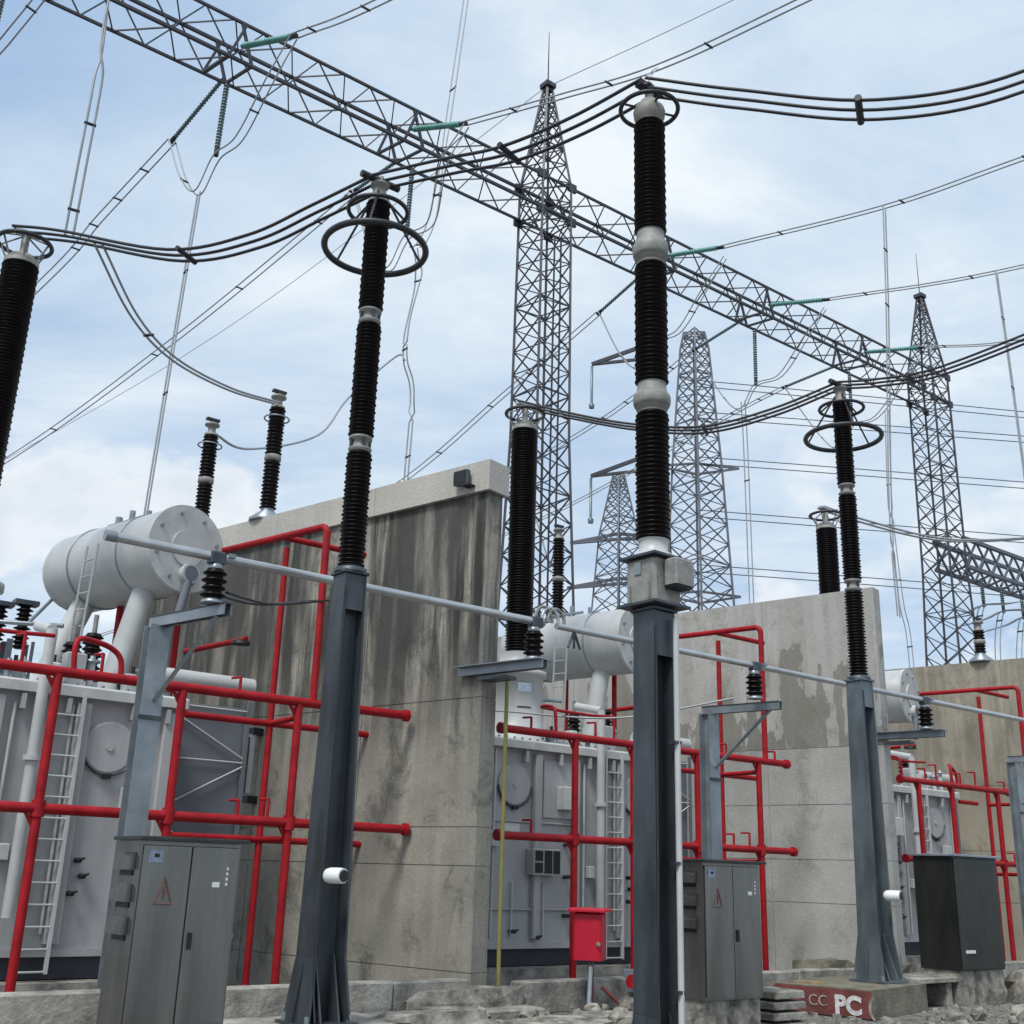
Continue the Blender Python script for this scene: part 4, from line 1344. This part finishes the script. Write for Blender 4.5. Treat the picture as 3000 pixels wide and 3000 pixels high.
# hanging strings, jumper loops and droppers below the beam
JN = {9.9: 'cut by the upper left corner', 15.95: 'at upper left', 22.3: 'behind the left ringed post', 33.2: 'behind the central column', 38.9: 'right of the central column', 45.2: 'beside the far tower'}
for a in (9.9, 15.95, 22.3, 33.2, 38.9, 45.2):
    string(Yd(a, 27.3, 22.95), Yd(a - 0.05, 27.3, 20.6), 'vertical insulator string hanging below the beam, ' + JN[a], 'glass_dark', 0.085)
    an = {9.9: 9.9, 15.95: 15.5, 22.3: 21.15, 33.2: 32.4, 38.9: 38.05, 45.2: 44.35}[a]
    af = {9.9: 10.2, 15.95: 16.0, 22.3: 22.0, 33.2: 32.9, 38.9: 38.5, 45.2: 44.8}[a]
    q = FAR.get(af, [(29.8, 22.2)])[0]
    bundle([Yd(af, q[0], q[1]), Yd(a - 0.05, 28.8, 20.4), Yd(a - 0.03, 28.0, 19.6), Yd(a, 27.35, 20.5), Yd(a - 0.1, 26.2, 20.6), Yd(an, 24.6, 21.5), Yd(an, 23.75, 22.5)],
           'jumper loop slung under the beam, ' + JN[a], 0.022, 2, 0.22, (0.2, 0.75), name='jumper_loop', group='jumper loops')
DROP = [([Yd(15.96, 28, 19.6), Yd(15.81, 28, 14.6), Yd(15.69, 28, 10.0), Yd(15.6, 28, 6)], 'straight dropper falling behind the white oil drum', 1.0),
        ([Yd(23.0, 27.8, 20.6), Yd(22.95, 27.5, 19.46), Yd(22.65, 27.5, 17.5), Yd(22.67, 27.5, 16.43), Yd(22.99, 27.5, 15.39), Yd(22.95, 27.5, 12.5), Yd(22.9, 27.5, 8)], 'kinked dropper falling behind the stained wall', 1.0),
        ([Yd(39.0, 28, 20.0), Yd(39.06, 28, 17.89), Yd(39.08, 28, 11.86), Yd(39.08, 28, 7)], 'thin dropper right of the distant lattice tower', 1.0),
        ([Yd(49.1, 28, 22.5), Yd(48.77, 28, 17.65), Yd(49.04, 28, 13.57), Yd(49.4, 28, 11.9), Yd(49.5, 28, 8)], 'dropper just left of the far tower', 1.0),
        ([Yd(32.4, 18.05, 22.36), Yd(32.4, 18.14, 20.28), Yd(32.4, 18.25, 18.08), Yd(32.4, 18.6, 12.26), Yd(32.4, 18.6, 9)], 'long dropper from the line right of the central column', 1.0),
        ([Yd(38.05, 17.53, 21.97), Yd(38.05, 17.45, 18.39), Yd(38.05, 17.39, 14.95), Yd(38.05, 17.3, 9)], 'dropper at the right picture edge', 1.0),
        ([Yd(25.6, 29, 33.5), Yd(25.02, 29, 26.86), Yd(24.64, 29, 23.04), Yd(23.9, 28.6, 21.4), Yd(23.0, 27.8, 20.6)], 'twin wire dropping from above to the beam', 1.6)]
for pts, lab, w in DROP:
    bundle(pts, lab, 0.024, 2, 0.2 * w, (0.2, 0.45, 0.8), name='dropper_wire', group='vertical droppers')
bundle([Yd(27.3, 26.7, 28.5), Yd(27.3, 20.15, 28.3), Yd(27.3, 5, 28.2)], 'thin earth wire from the near tower peak', 0.014, 1, name='earth_wire')
bundle([Yd(27.3, 27.0, 28.5), Yd(27.3, 45, 24), Yd(27.3, 70, 21)], 'thin earth wire from the tower peak running away', 0.014, 1, name='earth_wire')

# triple flexible conductors between bushings, arresters and the central column
TRI = dict(n=3, gap=0.17, mat='cable_dark', name='triple_conductor', cat='cable', group='triple flexible conductors', dens=8)
DTOP, ATOP, BTOP = Yd(7.3, 17.65, 11.04), Yd(9.37, 12.08, 10.64), Yd(9.67, 8.0, 10.41)
ETOP, CTOP, FTOP = Yd(17.43, 17.65, 11.04), Yd(19.41, 11.92, 10.58), Yd(27.56, 17.65, 11.04)
bundle([DTOP, Yd(7.69, 16.89, 10.83), Yd(8.34, 15.04, 10.11), Yd(8.76, 13.82, 10.08), Yd(9.07, 12.93, 10.35), ATOP], 'triple cable sagging from the left bushing to the ringed post', 0.024, spacers=(0.44,), **TRI)
bundle([ATOP, Yd(9.46, 10.87, 10.43), Yd(9.53, 9.95, 10.26), Yd(9.6, 8.96, 10.27), BTOP], 'triple cable from the left ringed post to the central column', 0.022, spacers=(0.5,), **TRI)
bundle([BTOP, Yd(10.01, 7.07, 9.98), Yd(10.47, 5.82, 9.5), Yd(10.93, 4.56, 9.5), Yd(11.5, 3.0, 10.2)], 'triple cable from the central column out to the upper right', 0.019, spacers=(0.47,), **TRI)
bundle([ETOP, Yd(17.82, 16.86, 10.72), Yd(18.24, 15.53, 10.25), Yd(18.66, 14.24, 10.01), Yd(19.05, 13.04, 10.2), CTOP], 'triple cable rising to the ringed post on the right', 0.024, spacers=(0.62,), **TRI)
bundle([CTOP, Yd(19.46, 11.24, 10.47), Yd(19.53, 10.21, 10.42), Yd(19.64, 8.73, 10.69), Yd(19.7, 7.9, 10.9)], 'triple cable from the right ringed post to the picture edge', 0.022, spacers=(0.42,), **TRI)
bundle([FTOP, Yd(29.09, 17.65, 11.05), Yd(31.98, 17.4, 11.1), Yd(34.25, 17.0, 11.4), Yd(38.2, 16.3, 12.3)], 'twin cable leaving the far bushing to the right', 0.03, 2, 0.2, (0.1,), mat='wire', name='flexible_cable', cat='cable')
bundle([Yd(7.69, 16.89, 10.85), Yd(7.62, 16.7, 12.0), Yd(7.55, 16.5, 13.47), Yd(7.5, 16.5, 15.03), Yd(7.5, 16.5, 21)], 'twin dropper reaching the left triple cable', 0.02, 2, 0.12, (0.12, 0.4), name='dropper_wire', group='vertical droppers')
bundle([Yd(9.70, 8.0, 10.45), Yd(10.6, 8.8, 11.4), Yd(21.15, 17.25, 21.35)][:2] + [Yd(21.15, 17.25, 21.35)], 'twin dropper above the central column head', 0.012, 2, 0.06, (), name='dropper_wire', group='vertical droppers')
bundle([Yd(7.9, 16.4, 10.62), Yd(9.4, 17.9, 10.35), Yd(10.64, 18.75, 10.2), Yd(12.0, 19.2, 10.15), Yd(13.25, 19.55, 10.3)], 'twin cable sweeping down to the arrester on the wall', 0.022, 2, 0.12, (0.35,), name='flexible_cable', cat='cable')
bundle([Yd(13.3, 21.7, 10.2), Yd(15.0, 23.0, 10.55), Yd(18.5, 25.5, 12.4), Yd(20.6, 27.2, 14.5), Yd(22.4, 27.6, 16.5), Yd(22.67, 27.5, 16.43)], 'single cable curving up from the arrester behind the drum', 0.03, 1, name='flexible_cable', cat='cable')
bundle([Yd(23.45, 22.3, 10.15), Yd(25.5, 24.5, 10.2), Yd(28.5, 27.5, 11.2), Yd(30.5, 30, 13.5), Yd(32.5, 33, 17.0)], 'single cable curving up right of the near tower', 0.03, 1, name='flexible_cable', cat='cable')
bundle([Yd(18.0, 13.3, 4.62), Yd(17.2, 15.0, 4.3), Yd(16.0, 16.6, 4.4)], 'thin earth lead from the middle bracket to the transformer', 0.018, 1, name='earth_lead', cat='cable')
bundle([Yd(8.3, 13.0, 4.75), Yd(9.6, 14.0, 4.95), Yd(11.5, 15.4, 5.5)], 'dark lead slanting across the stained wall', 0.02, 2, 0.2, (), mat='galv_dark', name='earth_lead', cat='cable')

# distant horizontal lines behind the right half
for i, (z, y0, sag, lab) in enumerate(((34, 0, 1.2, 'faint far line high at the right'), (30.5, 2, 1.0, 'faint far line above the ringed post on the right'), (26.5, 4, 0.9, 'faint far line crossing mid right'), (22.5, 6, 0.7, 'faint far line just over the pale wall'), (36.5, 3, 1.4, 'topmost faint far line at the right'))):
    A0, A1 = Yd(58, 45, z * 0.85), Vector((95, 70 + y0, z * 0.9))
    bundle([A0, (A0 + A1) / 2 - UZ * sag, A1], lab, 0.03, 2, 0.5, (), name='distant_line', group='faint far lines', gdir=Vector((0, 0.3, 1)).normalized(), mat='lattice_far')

# ------------------------------------------------------------------ foreground plinths, rubble, red box
def plinth(name, a, b, z1, s, mat, lab, cat='plinth'):
    t = thing(name, Yd(a, b, GZ), lab, cat)
    MB().bbox(Yd(a, b, (GZ + z1) / 2), (s[0], s[1], z1 - GZ), 0.03).build('block', mat, t)
    return t


plinth('concrete_plinth', 9.37, 12.08, -0.003, (1.7, 1.7), 'kerb', 'concrete plinth under the left ringed post')
t = thing('painted_plinth', Yd(19.41, 11.92, GZ - 0.05), 'brown painted plinth with white letters at lower right', 'plinth')
c = Yd(19.25, 11.92, -0.05)
PX, PY = (Yd(20.17, 11.48) - Yd(17.75, 11.0)).normalized(), E2
ax2 = Vector((PX.x, PX.y, 0)).normalized()
near = Yd(17.72, 11.0)
left = E2 * 1.55
right = ax2 * 2.1
m = MB().prism([near + UZ * GZ, near + right + UZ * GZ, near + right + left + UZ * GZ, near + left + UZ * GZ], UZ * (0.15 - GZ))
m.build('block', 'soil_plinth', t)
nrm = -Vector((left.normalized().y, -left.normalized().x, 0))
if nrm.dot(near) > 0:
    nrm = -nrm
fc = near + left * 0.5 + UZ * ((GZ + 0.15) / 2)
MB().box(fc + nrm * 0.006, (left.length - 0.01, 0.012, 0.37), E2, nrm, UZ).build('painted_face', 'brick_paint', t)


def lettering(txt, org, xdir, zdir, size, mat, parent, name='lettering', bold=0.0):
    cu = bpy.data.curves.new('txt', 'FONT')
    cu.body = txt
    cu.size = size
    cu.extrude = 0.003
    cu.offset = bold
    o = bpy.data.objects.new('txt', cu)
    COL.objects.link(o)
    bpy.context.view_layer.update()
    me = bpy.data.meshes.new_from_object(o.evaluated_get(bpy.context.evaluated_depsgraph_get()))
    bpy.data.objects.remove(o)
    nz = xdir.cross(zdir)
    M = Matrix((xdir, zdir, nz)).transposed().to_4x4()
    M.translation = org - world_loc(parent)
    me.transform(M)
    me.materials.append(MAT[mat])
    ob = bpy.data.objects.new(name, me)
    COL.objects.link(ob)
    ob.parent = parent
    return ob


xd = -E2
lettering('CC', near + left * 0.64 + nrm * 0.02 + UZ * (GZ + 0.13), xd, UZ, 0.22, 'letter_faded', t)
lettering('PC', near + left * 0.37 + nrm * 0.02 + UZ * (GZ + 0.06), xd, UZ, 0.34, 'letter', t, bold=0.016)
lettering('(', near + left * 0.045 + nrm * 0.02 + UZ * (GZ + 0.08), xd, UZ, 0.32, 'letter_faded', t, bold=0.006)
MB().prism([near + left * 0.55 + ax2 * 0.3 + UZ * 0.152, near + left * 0.85 + ax2 * 0.2 + UZ * 0.152, near + left * 0.7 + ax2 * 0.5 + UZ * 0.152], UZ * 0.03).build('offcut', 'timber', t)

# red hydrant box on a stand
t = thing('fire_box', Yd(14.93, 13.5, GZ), 'bright red roofed fire box on a thin stand', 'fire box')
c = Yd(14.93, 13.5, 0.79)
b_ = MB().bbox(c, (0.42, 0.42, 0.66), 0.03, (E1 * 0.8 + N1 * 0.6).normalized(), (N1 * 0.8 - E1 * 0.6).normalized()).build('body', 'red_box', t)
MB().bbox(c + UZ * 0.36, (0.58, 0.56, 0.05), 0.02, (E1 * 0.8 + N1 * 0.6).normalized(), (N1 * 0.8 - E1 * 0.6).normalized()).build('roof', 'red_box', t)
MB().cyl(c + Vector((0.1, -0.3, -0.1)), c + Vector((0.1, -0.23, -0.1)), 0.03, n=10).build('knob', 'hub', b_)
MB().cyl(Yd(14.95, 13.5, GZ), Yd(14.95, 13.5, 0.46), 0.045, n=10).build('stand', 'brick_paint', t)
MB().tube([Yd(14.9, 13.45, 0.46), Yd(14.6, 13.2, 0.1), Yd(14.3, 12.95, -0.2)], 0.035, 8).build('conduit', 'galv', t)
MB().cyl(Yd(15.05, 13.4, 0.1), Yd(15.3, 13.1, GZ), 0.03, n=8).build('brace', 'brick_paint', t)

# cable trough beside the box
t = thing('cable_trough', Yd(16.4, 14.0, 0.0), 'grey metal cable trough lying behind the central pedestal', 'trough')
MB().box(Yd(16.5, 13.5, 0.12), (1.3, 0.4, 0.3), (E1 - N1 * 0.9).normalized(), (N1 + E1 * 0.9).normalized()).build('body', 'galv', t)
MB().cyl(Yd(15.9, 13.55, 0.12), Yd(15.78, 13.5, 0.14), 0.1, n=12).build('coupling', 'red', t)

# broken slabs and loose blocks in the foreground
rng = random.Random(11)


def rock(name, p, s, lab, mat='rubble', cat='block', group=None):
    m = MB()
    n, k = 9, 3
    vs, fs = [], []
    for j in range(k + 1):
        for i in range(n):
            q = 2 * math.pi * i / n
            sq = 1 / max(abs(math.cos(q)), abs(math.sin(q))) ** 0.6
            rr = sq * (0.92 + rng.uniform(-0.16, 0.14)) * (1.0 if j < k else 0.8)
            vs.append(p + E1 * (s[0] / 2 * rr * math.cos(q)) + N1 * (s[1] / 2 * rr * math.sin(q)) + UZ * (s[2] * j / k + rng.uniform(-0.02, 0.02) * (j > 0)))
    for j in range(k):
        for i in range(n):
            fs.append((j * n + i, j * n + (i + 1) % n, (j + 1) * n + (i + 1) % n, (j + 1) * n + i))
    fs.append(tuple(range(k * n, k * n + n)))
    m.add(vs, fs)
    return m.build(name, mat, label=lab, cat=cat, group=group, origin=p)


rock('broken_slab', Yd(12.4, 11.6, GZ), (1.9, 1.2, 0.2), 'broken concrete slab with ragged edge at bottom centre')
rock('broken_slab', Yd(13.7, 12.0, GZ), (1.5, 1.1, 0.16), 'broken concrete slab beneath the red fire box')
rock('concrete_block', Yd(11.2, 12.4, GZ), (1.9, 0.7, 0.28), 'rough concrete ledge right of the left pedestal')
rock('concrete_block', Yd(12.6, 13.3, GZ), (2.2, 0.6, 0.42), 'low concrete ledge at the foot of the stained wall')
rock('stone_block', Yd(23.4, 11.4, GZ), (1.5, 1.0, 0.5), 'rough stone block under the dark cabinet')
rock('stone_block', Yd(20.3, 12.6, GZ), (1.6, 1.0, 0.36), 'dark stone block right of the lettered plinth')
rock('white_box', Yd(14.3, 9.2, GZ), (0.5, 0.34, 0.22), 'small dark crate with pale lid at the bottom edge', 'black', 'crate')
rock('crate_lid', Yd(14.3, 9.2, GZ + 0.225), (0.44, 0.26, 0.03), 'pale lid on the small dark crate', 'white', 'lid')
rock('timber_heap', Yd(21.4, 14.2, GZ), (1.8, 0.7, 0.55), 'brown earth heap at the foot of the pale wall', 'soil_plinth', 'heap')
rock('timber_heap', Yd(22.6, 13.6, GZ), (1.3, 0.7, 0.5), 'small earth heap left of the pale wall end', 'soil_plinth', 'heap')
# broken concrete chunks strewn between the plinths
def chunk_mesh(k):
    r_ = random.Random(40 + k)
    m = MB()
    n = 7
    vs, fs = [], []
    for j, (h, sc_) in enumerate(((0.0, 1.0), (0.45, 1.06), (0.85, 0.72))):
        for i in range(n):
            q = 2 * math.pi * i / n + r_.uniform(-0.25, 0.25)
            rr = sc_ * r_.uniform(0.65, 1.1) * 0.5
            vs.append((rr * math.cos(q), rr * math.sin(q) * 0.8, h + r_.uniform(-0.12, 0.12) * (j > 0)))
    for j in range(2):
        for i in range(n):
            fs.append((j * n + i, j * n + (i + 1) % n, (j + 1) * n + (i + 1) % n, (j + 1) * n + i))
    fs.append(tuple(range(2 * n, 3 * n)))
    m.add(vs, fs)
    me = m.mesh('chunk')
    me.materials.append(MAT[('rubble', 'stone', 'kerb')[k % 3]])
    return me


CH = [chunk_mesh(k) for k in range(6)]
CHM = [MB() for k in range(2)]
for i in range(170):
    zone = rng.random()
    if zone < 0.55:
        a_, b_ = rng.uniform(11.4, 15.4), rng.uniform(10.4, 12.9)
    elif zone < 0.75:
        a_, b_ = rng.uniform(19.2, 24.0), rng.uniform(12.3, 13.5)
    else:
        a_, b_ = rng.uniform(15.0, 20.5), rng.uniform(9.2, 10.8)
    s_ = rng.choice((0.1, 0.14, 0.2, 0.28)) * rng.uniform(0.8, 1.3)
    M_ = Matrix.Translation(Yd(a_, b_, GZ + (0.13 if zone < 0.55 and rng.random() < 0.5 else -0.01))) @ Matrix.Rotation(rng.uniform(0, 6.28), 4, 'Z') @ Matrix.Rotation(rng.uniform(-0.25, 0.25), 4, 'X') @ Matrix.Diagonal((s_, s_, s_ * rng.uniform(0.4, 0.8), 1))
    me = CH[i % 6]
    CHM[i % 2].add([M_ @ v.co for v in me.vertices], [tuple(p.vertices) for p in me.polygons])
CHM[0].build('rubble', 'rubble', kind='stuff', label='dark broken rubble strewn between the plinths', cat='rubble')
CHM[1].build('gravel_chunks', 'stone', kind='stuff', label='pale broken chips strewn between the plinths', cat='rubble')

# slab on stub legs left of the dark cabinet
t = thing('cable_bench', Yd(20.9, 11.9, GZ), 'raised concrete slab on stub legs left of the dark cabinet', 'slab')
MB().bbox(Yd(21.0, 12.0, 0.17), (1.9, 0.8, 0.08), 0.02).build('slab', 'kerb', t)
for q in (-0.85, 0.0, 0.85):
    MB().bbox(Yd(21.0 + q, 12.0, -0.06), (0.16, 0.7, 0.37), 0.02).build('leg', 'rubble', t)

# stacked slabs beside the middle cabinet
for i in range(4):
    MB().bbox(Yd(15.35, 10.9, GZ + 0.07 + i * 0.13), (0.75 - 0.05 * i, 0.6, 0.09), 0.015).build('stacked_slab', 'rubble' if i % 2 else 'stone', label=['bottom slab of the stack right of the middle cabinet', 'second slab up in the stack beside the middle cabinet', 'third slab up in the stack beside the middle cabinet', 'top slab of the stack beside the middle cabinet'][i], cat='slab', group='stacked slabs', origin=Yd(15.35, 10.9, GZ + i * 0.13))

# dry weeds along the pale wall
for i, (a, b, lab) in enumerate(((21.9, 13.7, 'dry weed tuft before the pale wall'), (22.4, 13.5, 'small weed tuft near the lettered plinth'))):
    m = MB()
    for k in range(40):
        q = Yd(a, b, GZ) + Vector((rng.uniform(-0.2, 0.2), rng.uniform(-0.15, 0.15), 0))
        d = Vector((rng.uniform(-0.2, 0.2), rng.uniform(-0.2, 0.2), rng.uniform(0.35, 0.75)))
        w = Vector((rng.uniform(-1, 1), rng.uniform(-1, 1), 0)).normalized() * 0.02
        m.add([q - w, q + w, q + d * 0.6 + w * 0.7, q + d], [(0, 1, 2), (0, 2, 3)])
    m.build('weed', 'plant', label=lab, cat='plant', origin=Yd(a, b, GZ))

# ------------------------------------------------------------------ switchgear glimpsed beyond the left transformer
for i, (a, b, z1, lab) in enumerate(((11.75, 26.0, 7.0, 'distant switchgear column at the far left edge'), (12.25, 26.0, 7.1, 'second distant switchgear column from the left edge'), (12.0, 27.4, 6.6, 'distant switchgear column behind the two left ones'))):
    t = thing('switchgear_column', Yd(a, b, GZ), lab, 'switchgear', 'distant switchgear columns')
    pz = Yd(a, b, 0)
    lat = MB()
    for s in ((-1, -1), (1, -1), (1, 1), (-1, 1)):
        lat.box(pz + E1 * (s[0] * 0.22) + N1 * (s[1] * 0.22) + UZ * 2.9, (0.06, 0.06, 6.3))
    for k in range(10):
        for s in (-1, 1):
            lat.cyl(pz + E1 * -0.22 + N1 * (s * 0.22) + UZ * (0.1 + k * 0.55), pz + E1 * 0.22 + N1 * (s * 0.22) + UZ * (0.65 + k * 0.55), 0.025, n=4)
            lat.cyl(pz + N1 * -0.22 + E1 * (s * 0.22) + UZ * (0.1 + k * 0.55), pz + N1 * 0.22 + E1 * (s * 0.22) + UZ * (0.65 + k * 0.55), 0.025, n=4)
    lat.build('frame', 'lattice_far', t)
    MB().lathe(pz + UZ * 5.9, sheds(0.1, 0.18, z1 - 6.1, 0.1), 14).build('insulator', 'porcelain', t)
    MB().box(pz + UZ * (z1 - 0.2), (0.5, 0.3, 0.1)).build('head', 'galv_dark', t)

# slim breather tube fixed to the stained wall
t = thing('wall_tube', Yd(13.1, 18.9, 2.7), 'slim pale tube clipped to the stained wall behind the frame', 'tube')
q = Yd(13.1, 18.9, 0) - M2 * 0.14
MB().cyl(q + UZ * 2.8, q + UZ * 3.8, 0.06, n=12).build('tube', 'white_pipe', t)
MB().cyl(q + UZ * 2.8 - M2 * 0.02 + E2 * 0.02, q + UZ * 3.75 - M2 * 0.02 + E2 * 0.02, 0.05, n=12).build('rod', 'galv_dark', t)
for z in (2.7, 3.85):
    MB().box(q + UZ * z + M2 * 0.06, (0.22, 0.16, 0.12), M2, E2).build('clip', 'black', t)

# gear hanging from the lower beam
for i, (a, z0, z1, lab) in enumerate(((53.9, 15.2, 12.9, 'left wire bunch under the lower beam'), (55.6, 15.2, 13.0, 'middle wire bunch under the lower beam'), (57.4, 15.2, 12.6, 'right wire bunch under the lower beam'))):
    string(Yd(a, 27, z0), Yd(a, 27, z0 - 1.2), 'short insulator string under the lower beam, ' + ('left', 'middle', 'right')[i] + ' of three', 'glass_dark', 0.1, group='strings under the lower beam')
    bundle([Yd(a, 27, z0 - 1.2), Yd(a - 0.4, 27, (z0 + z1) / 2 - 0.5), Yd(a - 0.9, 27, z1 - 1.0), Yd(a - 1.0, 27, 9)], lab, 0.03, 2, 0.25, (0.4,), name='dropper_wire', group='wires under the lower beam')
    bundle([Yd(a - 2.4, 27.6, z0 - 2.2), Yd(a - 1.0, 27.3, z0 - 1.7), Yd(a, 27, z0 - 1.2), Yd(a + 1.6, 26.6, z0 - 0.9), Yd(a + 3.2, 26.2, z0 - 0.4)], 'sloping jumper under the lower beam, ' + ('left', 'middle', 'right')[i] + ' of three', 0.03, 2, 0.25, (0.5,), name='jumper_loop', group='jumpers under the lower beam')
